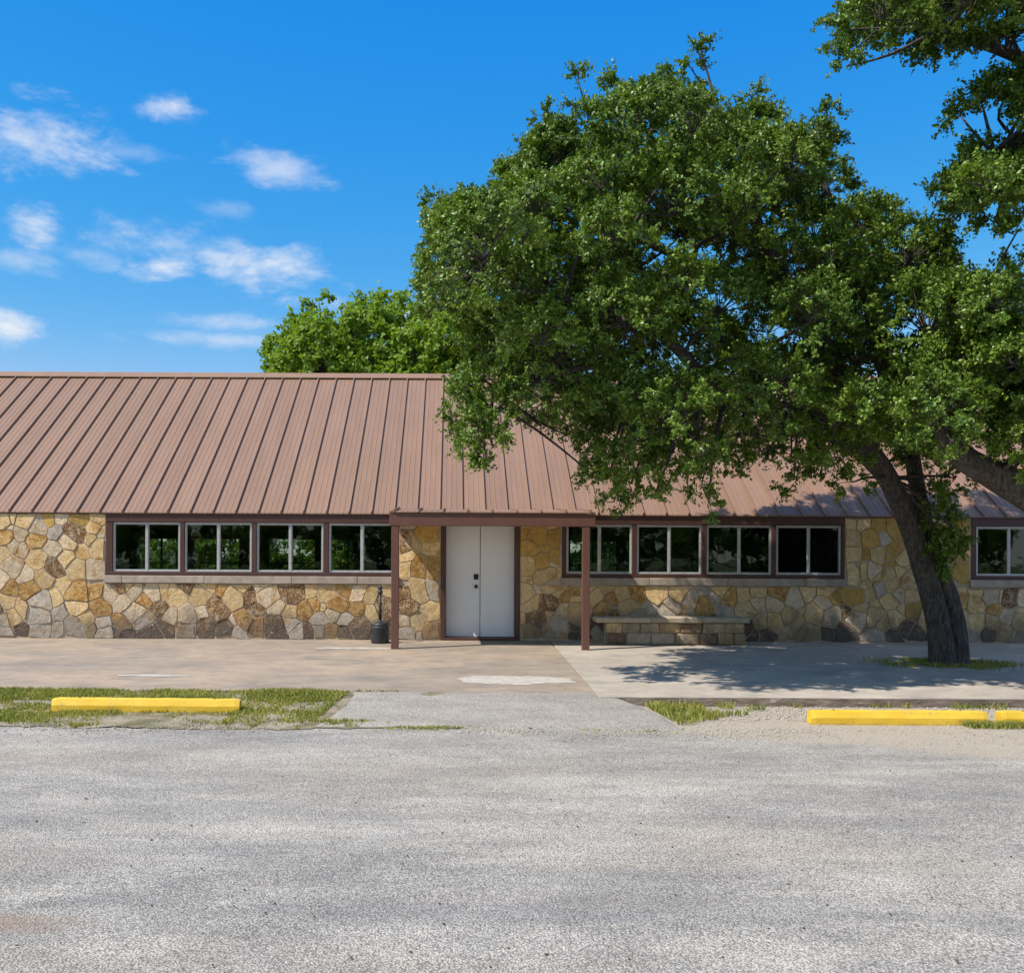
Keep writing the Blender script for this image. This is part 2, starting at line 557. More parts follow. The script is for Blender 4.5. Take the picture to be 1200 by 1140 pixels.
# ------------------------------------------------------------------ mesh helpers
class MB:
    def __init__(s):
        s.v = []; s.f = []

    def poly(s, vs, fs):
        k = len(s.v)
        s.v += [tuple(x) for x in vs]
        s.f += [tuple(i + k for i in f) for f in fs]
        return s

    def box(s, x0, x1, y0, y1, z0, z1, bev=0.0):
        if bev <= 0:
            vs = [(x, y, z) for z in (z0, z1) for y in (y0, y1) for x in (x0, x1)]
            fs = [(0, 2, 3, 1), (4, 5, 7, 6), (0, 1, 5, 4), (2, 6, 7, 3), (0, 4, 6, 2), (1, 3, 7, 5)]
            return s.poly(vs, fs)
        # chamfered box: every corner gives three points
        b = min(bev, (x1 - x0) * .45, (y1 - y0) * .45, (z1 - z0) * .45)
        idx = {}; vs = []
        for iz, z in enumerate((z0, z1)):
            for iy, y in enumerate((y0, y1)):
                for ix, x in enumerate((x0, x1)):
                    sx, sy, sz = (1 if ix == 0 else -1), (1 if iy == 0 else -1), (1 if iz == 0 else -1)
                    idx[ix, iy, iz] = len(vs)
                    vs += [(x, y + sy * b, z + sz * b), (x + sx * b, y, z + sz * b), (x + sx * b, y + sy * b, z)]
        I = lambda a, k: idx[a] + k
        fs = []
        for ix in (0, 1):
            q = [I((ix, 0, 0), 0), I((ix, 1, 0), 0), I((ix, 1, 1), 0), I((ix, 0, 1), 0)]
            fs.append(q if ix else q[::-1])
        for iy in (0, 1):
            q = [I((0, iy, 0), 1), I((1, iy, 0), 1), I((1, iy, 1), 1), I((0, iy, 1), 1)]
            fs.append(q if not iy else q[::-1])
        for iz in (0, 1):
            q = [I((0, 0, iz), 2), I((1, 0, iz), 2), I((1, 1, iz), 2), I((0, 1, iz), 2)]
            fs.append(q if iz else q[::-1])
        for a in (0, 1):
            for c in (0, 1):
                fs.append([I((0, a, c), 1), I((1, a, c), 1), I((1, a, c), 2), I((0, a, c), 2)])
                fs.append([I((a, 0, c), 0), I((a, 1, c), 0), I((a, 1, c), 2), I((a, 0, c), 2)])
                fs.append([I((a, c, 0), 0), I((a, c, 1), 0), I((a, c, 1), 1), I((a, c, 0), 1)])
        for k in idx.values():
            fs.append([k, k + 1, k + 2])
        return s.poly(vs, fs)

    def lathe(s, prof, cx, cy, n=28):
        vs = []; fs = []
        for (r, z) in prof:
            for k in range(n):
                a = 2 * math.pi * k / n
                vs.append((cx + r * math.cos(a), cy + r * math.sin(a), z))
        for i in range(len(prof) - 1):
            for k in range(n):
                fs.append((i * n + k, i * n + (k + 1) % n, (i + 1) * n + (k + 1) % n, (i + 1) * n + k))
        fs.append(tuple(range(n - 1, -1, -1)))
        fs.append(tuple((len(prof) - 1) * n + k for k in range(n)))
        return s.poly(vs, fs)

    def mesh(s, name, smooth=False):
        me = bpy.data.meshes.new(name)
        me.from_pydata(s.v, [], s.f)
        me.validate()
        import bmesh
        bm = bmesh.new(); bm.from_mesh(me)
        bmesh.ops.recalc_face_normals(bm, faces=bm.faces)
        bm.to_mesh(me); bm.free()
        if smooth:
            me.polygons.foreach_set('use_smooth', [True] * len(me.polygons))
        return me

    def obj(s, name, mat, parent=None, smooth=False):
        return link(name, s.mesh(name, smooth), mat, parent)


def link(name, me, mat=None, parent=None, loc=None):
    if mat is not None and not me.materials:
        me.materials.append(M[mat])
    o = bpy.data.objects.new(name, me)
    col.objects.link(o)
    if parent is not None:
        o.parent = parent
        if loc is not None:
            loc = Vector(loc) - WORLD.get(parent.name, Vector((0, 0, 0)))
    if loc is not None:
        o.location = loc
    elif parent is not None:
        o.location = -WORLD.get(parent.name, Vector((0, 0, 0)))
    return o


WORLD = {}       # world position of each empty, so that parts may be written in world coordinates


def thing(name, label, cat, loc=(0, 0, 0), group=None):
    o = bpy.data.objects.new(name, None)
    col.objects.link(o)
    o.location = loc
    o.empty_display_size = .2
    WORLD[o.name] = Vector(loc)
    o['label'] = label; o['category'] = cat
    if group:
        o['group'] = group
    return o


def tag(o, label=None, cat=None, group=None, kind=None):
    if label: o['label'] = label
    if cat: o['category'] = cat
    if group: o['group'] = group
    if kind: o['kind'] = kind
    return o


def np_mesh(name, V, Fc, k):
    """mesh from numpy arrays of vertices and k-gons"""
    me = bpy.data.meshes.new(name)
    V = np.asarray(V, np.float32); Fc = np.asarray(Fc, np.int32)
    me.vertices.add(len(V)); me.vertices.foreach_set('co', V.ravel())
    me.loops.add(Fc.size); me.loops.foreach_set('vertex_index', Fc.ravel())
    me.polygons.add(len(Fc))
    me.polygons.foreach_set('loop_start', np.arange(len(Fc), dtype=np.int32) * k)
    me.polygons.foreach_set('loop_total', np.full(len(Fc), k, np.int32))
    me.update(calc_edges=True)
    return me


# ------------------------------------------------------------------ ground
SLOPE = 0.028
LOT = -0.30
JX = 1.90            # the joint between the brown and the grey slab
FRONT_L, FRONT_R = 13.62, 13.28


def slab_z(y):
    return -SLOPE * (20.0 - y)


def H(x, y):
    """height of the earth in front of the slabs"""
    if x > JX + .6 or y < 11.3:
        return LOT
    f = min(1.0, max(0.0, (y - 11.3) / (FRONT_L - 11.3)))
    k = 1.0 if x < JX else 1 - (x - JX) / .6
    return LOT + (slab_z(FRONT_L) - .012 - LOT) * f * k


def sheet(name, xs, y0f, y1f, ny, zf, mat, kind='structure', parent=None):
    V = []; Fs = []
    for x in xs:
        a, b = y0f(x), y1f(x)
        for j in range(ny + 1):
            y = a + (b - a) * j / ny
            V.append((x, y, zf(x, y)))
    n = ny + 1
    for i in range(len(xs) - 1):
        for j in range(ny):
            Fs.append((i * n + j, (i + 1) * n + j, (i + 1) * n + j + 1, i * n + j + 1))
    me = np_mesh(name, V, Fs, 4)
    me.polygons.foreach_set('use_smooth', [True] * len(me.polygons))
    o = link(name, me, mat, parent)
    if kind and parent is None:
        o['kind'] = kind
    return o


g = MB().box(-900, 900, -900, 1500, -2.0, -0.42).obj('ground', 'field_grass')
g['kind'] = 'structure'


def wob(x, y, s, a):
    return a * mnoise.noise(Vector((x * s, y * s, 3.1)))


lot_x = [-40 + .5 * i for i in range(161)]
sheet('parking_lot', lot_x, lambda x: -25.0, lambda x: 13.9 if x < 3 else 13.35, 150,
      lambda x, y: H(x, y) - .006 + wob(x, y, .35, .02) * (1 if y < 11 else .3), 'chip_seal')
verge_x = [-30 + .06 * i for i in range(int(31 / .06))]
sheet('verge', verge_x, lambda x: 11.42 + wob(x, 0, .9, .35) + wob(x, 7, 3.1, .16) + wob(x, 3, 9., .07), lambda x: FRONT_L + .15, 10,
      lambda x, y: H(x, y) + .004 + wob(x, y, 1.5, .012), 'soil')

# the two slabs: thick, gently falling from the wall to the front
def slab(name, x0, x1, front, mat):
    b = MB()
    n = 24
    xs = [x0 + (x1 - x0) * i / n for i in range(n + 1)]
    y1 = 33.0
    top = [(x, front + wob(x, 1, 1.3, .02), slab_z(front)) for x in xs] + [(x, 20.0, 0) for x in xs] + [(x, y1, 0) for x in xs]
    bot = [(x, front + wob(x, 1, 1.3, .02), -.6) for x in xs] + [(x, 20.0, -.6) for x in xs] + [(x, y1, -.6) for x in xs]
    m = n + 1
    fs = []
    for r in (0, 1):
        for i in range(n):
            fs.append((r * m + i, r * m + i + 1, (r + 1) * m + i + 1, (r + 1) * m + i))
    k = 3 * m
    for i in range(n):
        fs.append((i, k + i, k + i + 1, i + 1))
    for r in (0, 1):
        fs.append((r * m, (r + 1) * m, k + (r + 1) * m, k + r * m))
        fs.append((r * m + n, (r + 1) * m + n, k + (r + 1) * m + n, k + r * m + n))
    b.poly(top + bot, fs)
    o = b.obj(name, mat)
    o['kind'] = 'structure'
    return o


slab_left = slab('pavement', -30, JX - .012, FRONT_L, 'slab_brown')
slab_right = slab('pavement', JX + .012, 30, FRONT_R, 'slab_grey')
MB().box(JX - .012, JX + .012, FRONT_L, 20, -.6, -.60 + .2).obj('joint_filler', 'litter', slab_right)
# stained front face of the kerb under the grey slab
kb = MB()
xs = [JX + .03 + .1 * i for i in range(281)]
V = []
for x in xs:
    f = FRONT_R + wob(x, 1, 1.3, .02)
    V += [(x, f - .012 + wob(x, 2, 3, .012), slab_z(FRONT_R) - .006), (x, f - .02 + wob(x, 5, 4, .015), slab_z(FRONT_R) - .06),
          (x, f - .026 + wob(x, 9, 4, .02), -.34)]
kb.poly(V, [(3 * i + j, 3 * i + j + 1, 3 * i + j + 4, 3 * i + j + 3) for i in range(len(xs) - 1) for j in (0, 1)])
kb.obj('kerb_face', 'kerb_concrete', slab_right, True)
# ramp of exposed-aggregate concrete from the slab to the lot
V = []; Fs = []
NR = 14; NC = 40
for j in range(NR + 1):
    y = 11.36 + (FRONT_L - .004 - 11.36) * j / NR
    f = j / NR
    xl = -1.62 + (.24 * f + .10 * math.sin(f * 3.0)) + wob(0, y, 4, .05)
    xr = 2.58 - .06 * f - .42 * f * f + wob(9, y, 4, .04)
    for i in range(NC + 1):
        x = xl + (xr - xl) * i / NC
        e = -.028 if i in (0, NC) or j == 0 else 0
        V.append((x, y + (wob(x, 2, 1.5, .10) if j == 0 else 0), min(LOT + (slab_z(FRONT_L) - .004 - LOT) * f, 0) + .018 + e + wob(x, y, 2, .004) - .016 * f))
for j in range(NR):
    for i in range(NC):
        a = j * (NC + 1) + i
        Fs.append((a, a + 1, a + NC + 2, a + NC + 1))
me = np_mesh('ramp', V, Fs, 4)
me.polygons.foreach_set('use_smooth', [True] * len(me.polygons))
link('ramp', me, 'apron_concrete')['kind'] = 'structure'


def blob_sheet(name, cx, cy, rx, ry, mat, parent, zf, seed):
    n = 60
    V = [(cx, cy, zf(cx, cy))]
    for k in range(n):
        a = 2 * math.pi * k / n
        r = 1 + .22 * mnoise.noise(Vector((math.cos(a) * 1.6 + seed, math.sin(a) * 1.6, 0))) + .10 * mnoise.noise(Vector((math.cos(a) * 6 + seed, math.sin(a) * 6, 2)))
        x, y = cx + rx * r * math.cos(a), cy + ry * r * math.sin(a)
        V.append((x, y, zf(x, y)))
    MB().poly(V, [(0, 1 + k, 1 + (k + 1) % n) for k in range(n)]).obj(name, mat, parent)


blob_sheet('cement_patch', .88, 14.72, .86, .42, 'patch_cement', slab_left, lambda x, y: slab_z(y) + .004, 1.0)
blob_sheet('cement_patch', -1.65, 18.55, .75, .16, 'patch_cement', slab_left, lambda x, y: slab_z(y) + .004, 5.0)
blob_sheet('cement_patch', -4.4, 15.0, .55, .10, 'patch_cement', slab_left, lambda x, y: slab_z(y) + .004, 8.0)

# ------------------------------------------------------------------ the building
WY = 20.0
BX0, BX1 = -15.0, 15.5
EAVE_Y, EAVE_Z = 19.955, 2.47
RIDGE_Y, RIDGE_Z = 25.6, 6.13
BACK_Y = 2 * RIDGE_Y - EAVE_Y
PITCH = (RIDGE_Z - EAVE_Z) / (RIDGE_Y - EAVE_Y)
bld = thing('stone_building', 'long single-storey field stone building with a brown ribbed metal roof and a small porch', 'building', (0, 20, 0))
mort = 'mortar'

WZ0, WZ1 = 1.24, 2.40          # window opening
SILL0, SILL1 = 1.085, 1.235
GROUPS = [(-6.765, -1.06), (2.14, 7.66), (10.13, 15.4), (-15.0, -13.2)]   # brown window bands
DOOR0, DOOR1 = -.225, 1.325


def wall_piece(x0, x1, z0, z1, y0=WY, y1=WY + .28):
    return (x0, x1, y0, y1, z0, z1)


wall = MB()
edges = sorted([(a, b) for a, b in GROUPS] + [(DOOR0, DOOR1)])
cur = BX0
for (a, b) in edges:
    if a > cur:
        wall.box(cur, a, WY, WY + .28, -.3, 2.47)
    if (a, b) == (DOOR0, DOOR1):
        wall.box(a, b, WY, WY + .28, -.3, -.004)
    else:
        wall.box(a, b, WY, WY + .28, -.3, SILL0)
    cur = b
if cur < BX1:
    wall.box(cur, BX1, WY, WY + .28, -.3, 2.47)
front_wall = wall.obj('wall', mort, bld)

# --- stones, laid after the courses seen on the wall: (column, row, kind) read off enlarged views
def rd(x0, y0, k, txt):
    out = []
    for it in txt.split():
        a, b, c = it.split(',')
        out.append((x0 + float(a) / k, y0 + float(b) / k, c))
    return out


SEEDS = []
SEEDS += rd(0, 595, 7.127, '10,100,t 75,70,t 205,105,t 65,165,c 160,215,c 20,245,o 95,310,c 320,155,c 400,90,y 550,85,c 655,100,y 640,200,p 490,215,g 560,290,c 310,280,o 205,360,c 25,390,t 440,350,c 740,255,t 755,155,t 845,190,c 800,70,t 835,345,t 690,345,t 540,405,t 320,435,t 110,505,c 20,590,c 210,555,c 440,500,p 635,520,t 815,510,c 90,660,o 250,670,o 370,570,t 525,650,t 640,700,o 815,670,o 455,735,t 340,775,g 55,795,t 195,850,t 850,825,o 650,830,t 110,895,t 310,895,g 490,880,g 30,930,g 180,1010,d 345,1030,g 620,1015,g 720,920,t 790,1010,t 885,965,g 460,1040,g 20,1060,g 905,1070,g')
SEEDS += rd(120, 670, 6.667, '75,160,c 120,130,p 210,120,t 250,150,c 325,120,o 385,150,c 450,140,t 570,180,t 165,230,c 315,225,o 240,310,c 460,270,p 640,105,p 780,200,t 830,120,t 940,140,o 1020,205,t 1150,200,p 1090,130,t 665,330,c 655,440,c 785,300,c 550,335,c 915,285,p 150,390,o 300,390,g 490,430,d 800,430,d 950,440,d 1020,390,c 1120,380,o 1080,480,g 100,480,d 180,480,d 330,470,d 400,480,d')
SEEDS += rd(290, 670, 6.667, '60,300,p 120,140,c 160,200,c 290,160,p 360,150,p 500,150,t 620,165,t 760,130,o 870,150,c 945,180,t 1110,160,t 210,250,c 335,300,t 440,300,o 545,240,o 600,260,t 700,240,o 850,280,o 665,325,c 580,370,g 760,380,g 1070,260,p 980,320,t 60,420,o 160,420,d 250,420,d 320,400,g 380,475,g 490,480,d 560,470,g 640,470,o 760,490,d 880,440,d 1010,470,d 250,500,d 1100,480,d')
SEEDS += rd(450, 580, 4.0, '95,180,p 150,235,t 215,170,y 235,250,t 100,285,t 110,350,t 180,350,o 240,350,o 90,450,p 160,445,t 235,435,g 105,520,p 215,545,t 150,600,t 90,600,c 100,660,g 165,655,g 220,645,o 80,230,p')
SEEDS += rd(600, 610, 7.5, '120,110,y 235,120,y 375,150,y 150,250,y 280,225,y 375,310,y 240,370,y 135,400,t 335,375,c 285,465,t 135,520,t 395,490,t 345,590,t 230,615,c 120,640,t 175,730,t 385,650,t 465,690,o 255,740,p 350,725,p 115,850,t 200,860,p 345,850,t 480,795,c 570,700,t 560,600,o 160,990,t 285,950,t 400,940,g 380,1025,g 530,920,d 530,1010,d 740,695,t 845,610,t 880,680,o 970,660,t 1085,640,o 1000,740,t 800,770,o 590,810,t 700,860,d 660,940,d 740,1000,g 850,800,p 650,590,t 660,1020,d 850,920,d')
SEEDS += rd(740, 670, 6.667, '50,400,g 195,155,t 370,165,t 540,155,g 145,265,g 330,250,g 280,305,g 455,235,g 545,270,o 640,190,g 765,200,o 870,190,t 720,300,g 975,170,t 905,290,t 975,250,c 1000,390,t 1060,490,d 960,490,d 690,130,t 150,420,d 280,430,t 400,400,d 520,420,g 640,410,d 780,400,t 880,430,d 200,520,d 420,510,d 600,520,g 760,510,d')
SEEDS += rd(900, 600, 6.667, '640,105,t 730,105,t 865,105,y 1000,130,y 660,220,t 800,230,y 880,210,g 985,270,y 930,340,y 750,335,y 845,335,t 650,330,t 945,405,y 1065,375,t 1075,435,t 660,470,t 700,430,t 745,460,t 800,460,c 845,505,t 945,495,t 1015,470,t 750,545,t 890,600,g 800,650,t 985,570,t 1100,545,c 1035,630,c 950,690,t 650,650,y 825,740,t 1130,650,t 1135,770,y 1035,755,t 1000,830,t 880,860,t 810,820,t 765,890,g 705,840,c 590,790,p 490,820,c 500,670,y 420,730,c 310,640,t 200,670,c 95,635,o 240,750,t 50,710,c 155,800,t 235,855,t 50,850,t 360,800,t 130,950,t 330,930,t 460,930,d 615,930,d 805,970,g 980,950,d 1070,890,d 1160,950,d 440,600,t 710,770,t')
SEEDS += rd(1080, 600, 7.125, '365,110,y 300,120,y 365,200,y 250,220,y 360,270,o 350,400,y 350,500,y 180,300,t 200,450,t 330,640,t 455,645,t 570,690,c 655,700,c 760,720,p 320,730,o 450,780,t 620,800,o 840,730,c 340,900,t 720,885,c 590,920,t 450,930,t 830,840,t 840,930,t 400,1040,g 560,1040,d 695,1010,t 780,1010,d 835,1040,c 230,640,t 200,800,t 120,700,y 150,920,t 250,1000,d 130,1050,d 60,880,t')
SD = []
for (px, py, k) in SEEDS:
    a, b = ray(px, py)
    SD.append((a * WY, CAM_Z + b * WY, k))


def blocked(x, z, m=0.0):
    if DOOR0 - m < x < DOOR1 + m:
        return True
    for (a, b) in GROUPS:
        if a - m < x < b + m and z > SILL0 - m:
            return True
    return z < .02 or z > 2.46


# fill in where none was read (the ends of the wall beyond the picture)
tries = 0
fill = []
while tries < 6000:
    tries += 1
    x, z = random.uniform(BX0, BX1), random.uniform(.06, 2.42)
    if blocked(x, z, .05):
        continue
    if all((x - a) ** 2 + ((z - b) * 1.1) ** 2 > .30 ** 2 for (a, b, k) in SD):
        k = random.choice('ttttccyoopg') if z > .4 else random.choice('ddgtg')
        SD.append((x, z, k))


def clip(poly, nx, nz, c):
    """keep nx*x + nz*z <= c"""
    out = []
    for i in range(len(poly)):
        p, q = poly[i], poly[(i + 1) % len(poly)]
        dp, dq = nx * p[0] + nz * p[1] - c, nx * q[0] + nz * q[1] - c
        if dp <= 0:
            out.append(p)
        if (dp < 0 < dq) or (dq < 0 < dp):
            t = dp / (dp - dq)
            out.append((p[0] + t * (q[0] - p[0]), p[1] + t * (q[1] - p[1])))
    return out


def area(poly):
    return .5 * sum(poly[i][0] * poly[(i + 1) % len(poly)][1] - poly[(i + 1) % len(poly)][0] * poly[i][1] for i in range(len(poly)))


def chaikin(poly, f=.2):
    out = []
    n = len(poly)
    for i in range(n):
        p, q = poly[i], poly[(i + 1) % n]
        out.append((p[0] + (q[0] - p[0]) * f, p[1] + (q[1] - p[1]) * f))
        out.append((p[0] + (q[0] - p[0]) * (1 - f), p[1] + (q[1] - p[1]) * (1 - f)))
    return out


def stone_mesh(poly, joint, proud, y, bounds=None):
    """rounded stone: outline with its own edge, bulging face. returns verts, faces (local), centre"""
    cx = sum(p[0] for p in poly) / len(poly); cz = sum(p[1] for p in poly) / len(poly)
    n = len(poly)
    # inset every edge by the joint
    q = poly
    for i in range(n):
        p0, p1 = poly[i], poly[(i + 1) % n]
        ex, ez = p1[0] - p0[0], p1[1] - p0[1]
        L = math.hypot(ex, ez)
        if L < 1e-5:
            continue
        nx, nz = ez / L, -ex / L
        q = clip(q, nx, nz, nx * p0[0] + nz * p0[1] - joint)
        if len(q) < 3:
            return None
    # drop tiny edges, round the corners
    q = [q[i] for i in range(len(q)) if math.hypot(q[i][0] - q[i - 1][0], q[i][1] - q[i - 1][1]) > .018]
    if len(q) < 3 or abs(area(q)) < .0012:
        return None
    q2 = []
    for i in range(len(q)):                     # long edges get a knee and wander a little
        p0, p1 = q[i], q[(i + 1) % len(q)]
        q2.append(p0)
        if math.hypot(p1[0] - p0[0], p1[1] - p0[1]) > .07:
            for f_ in ((.5,) if math.hypot(p1[0] - p0[0], p1[1] - p0[1]) < .16 else (.33, .67)):
                q2.append((p0[0] + (p1[0] - p0[0]) * f_, p0[1] + (p1[1] - p0[1]) * f_))
    wv = [(mnoise.noise(Vector((p[0] * 2.6, p[1] * 2.6, 1.7))) * .075 + mnoise.noise(Vector((p[0] * 9, p[1] * 9, 1.7))) * .012, mnoise.noise(Vector((p[0] * 2.6, p[1] * 2.6, 8.2))) * .075 + mnoise.noise(Vector((p[0] * 9, p[1] * 9, 5.7))) * .012) for p in q2]
    q = [(p[0] + a_[0], p[1] + a_[1]) for p, a_ in zip(q2, wv)] if bounds else q2
    if bounds:
        q = bounds(q, cx, cz)
        if len(q) < 3:
            return None
    q = chaikin(q, random.uniform(.13, .2))
    q = [q[i] for i in range(len(q)) if math.hypot(q[i][0] - q[i - 1][0], q[i][1] - q[i - 1][1]) > .008] if len(q) > 14 else q
    cx = sum(p[0] for p in q) / len(q); cz = sum(p[1] for p in q) / len(q)
    tl, tr = random.uniform(-.05, .05), random.uniform(-.05, .05)
    V = []
    m = len(q)
    rings = [(1.0, -.03), (1.0, proud * .72), (.972, proud), (.75, proud * 1.03)]
    for (s, h) in rings:
        for (x, z) in q:
            jx = mnoise.noise(Vector((x * 14, z * 14, h * 9))) * .006
            dx, dz = (x - cx) * s + jx, (z - cz) * s - jx
            hh = h if h < 0 else h + (dx * tl + dz * tr) * (h / proud) + mnoise.noise(Vector((x * 7, z * 7, s * 3))) * .004
            V.append((dx, -hh, dz))
    V.append((0, -proud * 1.05, 0))
    Fs = []
    for r in range(3):
        for i in range(m):
            Fs.append((r * m + i, r * m + (i + 1) % m, (r + 1) * m + (i + 1) % m, (r + 1) * m + i))
    for i in range(m):
        Fs.append((3 * m + i, 3 * m + (i + 1) % m, 4 * m))
    return V, Fs, (cx, y, cz), abs(area(q))


KIND = dict(t='stone_tan', c='stone_cream', g='stone_grey', o='stone_ochre', y='stone_yellow', p='stone_pitted', d='stone_dark')
WT = [random.uniform(0, .055) if k_[2] != 'd' else random.uniform(0, .02) for k_ in SD]
def wall_bounds(poly, x, z):
    poly = clip(clip(clip(clip(poly, 0, -1, -.004), 0, 1, 2.45), 1, 0, BX1), -1, 0, -BX0)
    for (a, b) in GROUPS + [(DOOR0, DOOR1)]:
        if len(poly) < 3:
            return poly
        top = SILL0 - .006 if b != DOOR1 else -1
        if x < a - .0 and (z > top or a - x > .3):
            poly = clip(poly, 1, 0, a - .008)
        elif x > b and (z > top or x - b > .3):
            poly = clip(poly, -1, 0, -(b + .008))
        elif z < top:
            poly = clip(poly, 0, 1, top)
    return poly


cells = []
for i, (x, z, k) in enumerate(SD):
    if blocked(x, z, -.01):
        continue
    poly = [(x - .9, max(.0, z - .9)), (x + .9, max(.0, z - .9)), (x + .9, min(2.455, z + .9)), (x - .9, min(2.455, z + .9))]
    for j, (x2, z2, k2) in enumerate(SD):
        if i != j and abs(x2 - x) < 1.3 and abs(z2 - z) < 1.3:
            nx, nz = x2 - x, z2 - z
            L = math.hypot(nx, nz)
            if L < .03:
                continue
            nx /= L; nz /= L
            poly = clip(poly, nx, nz, nx * (x + x2) / 2 + nz * (z + z2) / 2 + max(-.4 * L, min(.4 * L, (WT[i] - WT[j]) / (2 * L))))
            if len(poly) < 3:
                break
    if len(poly) < 3:
        continue
    if len(poly) < 3:
        continue
    poly = wall_bounds(poly, x, z)
    if len(poly) < 3:
        continue
    r = stone_mesh(poly, random.uniform(.007, .013), random.uniform(.008, .030), WY, lambda q_, cx_, cz_: wall_bounds(q_, x, z))
    if r:
        cells.append((r, KIND[k]))
# the largest three hundred in view stay single, the rest is one mass per stone colour
def in_view(c):
    px = PX + c[0] / WY * F
    return -40 < px < 1240
vis = sorted([c for c in cells if in_view(c[0][2])], key=lambda c: -c[0][3])
single = vis[:300]
rest = vis[300:] + [c for c in cells if not in_view(c[0][2])]
for (V, Fs, c, ar), k in single:
    me = MB().poly(V, Fs).mesh('stone')
    link('stone', me, k, front_wall, c)
for k in set(c[1] for c in rest):
    b = MB()
    for (V, Fs, c, ar), kk in rest:
        if kk == k:
            b.poly([(v[0] + c[0], v[1] + c[1], v[2] + c[2]) for v in V], Fs)
    tag(b.obj('stones', k, front_wall), kind='stuff')

# sills in lengths
for gi, (a, b) in enumerate(GROUPS):
    x = a - .03
    first = True
    while x < b + .03 - .05:
        L = .36 if (first and gi == 0) else random.uniform(1.25, 1.9)
        x2 = min(x + L, b + .03)
        if b + .03 - x2 < .3: x2 = b + .03
        MB().box(x + .003, x2 - .003, WY - .055, WY + .16, SILL0 + random.uniform(0, .006), SILL1 - random.uniform(0, .005), .008).obj('window_sill', 'sill_stone', bld)
        x = x2; first = False

# window bands: brown timber frame, aluminium sliders
GY = WY + .05


def window(x0, x1, z0, z1):
    root = MB()
    t = .032
    y0, y1 = WY + .018, WY + .075
    root.box(x0, x1, y0, y1, z0, z0 + t, .004).box(x0, x1, y0, y1, z1 - t, z1, .004)
    root.box(x0, x0 + t, y0, y1, z0 + t, z1 - t, .004).box(x1 - t, x1, y0, y1, z0 + t, z1 - t, .004)
    fr = root.obj('window', 'aluminium', bld)
    xm = (x0 + x1) / 2 + .005
    MB().box(xm - .022, xm + .022, y0 + .008, y1 - .01, z0 + t, z1 - t, .004).obj('mullion', 'aluminium', fr)
    for (a, b, dy) in ((x0 + t, xm - .022, .0), (xm + .022, x1 - t, .014)):
        s = .014
        sb = MB()
        ya, yb = y0 + .014 + dy, y0 + .032 + dy
        sb.box(a, b, ya, yb, z0 + t, z0 + t + s).box(a, b, ya, yb, z1 - t - s, z1 - t)
        sb.box(a, a + s, ya, yb, z0 + t + s, z1 - t - s).box(b - s, b, ya, yb, z0 + t + s, z1 - t - s)
        sb.obj('sash', 'aluminium', fr)
        MB().box(a + s, b - s, ya + .007, ya + .011, z0 + t + s, z1 - t - s).obj('pane', 'window_glass', fr)
    return fr


def px_x(px):
    return (px - PX) / F * WY


BANDS = [[(132, 211), (216, 295), (300.5, 379), (385, 463)],
         [(663.5, 741), (746, 822.5), (828, 904.5), (909.5, 986)],
         [(1144, 1222), (1227, 1305), (1310, 1388), (1393, 1450)]]
for gi, band in enumerate(BANDS):
    a, b = GROUPS[gi]
    zt, zb = 2.275, 1.305
    y0, y1 = WY - .012, WY + .14
    ws = [(px_x(p), px_x(q)) for p, q in band]
    # rails and posts of the brown frame
    MB().box(a, b, y0, y1, SILL1 + .002, zb, .006).obj('window_frame', 'brown_paint', bld)
    MB().box(a, b, y0 - .004, y1, zt, 2.455, .006).obj('window_frame', 'brown_paint', bld)
    ends = [a] + [v for w_ in ws for v in w_] + [b]
    for i in range(0, len(ends), 2):
        if ends[i + 1] - ends[i] > .01:
            MB().box(ends[i], ends[i + 1], y0 + .004, y1, zb + .001, zt - .001, .005).obj('window_frame', 'brown_paint', bld)
    for (p, q) in ws:
        window(p + .002, q - .002, zb + .002, zt - .002)

# fascia strip under the eave
MB().box(BX0, BX1, WY - .040, WY - .001 + .02, 2.425, 2.47, .004).obj('fascia', 'brown_paint', bld)

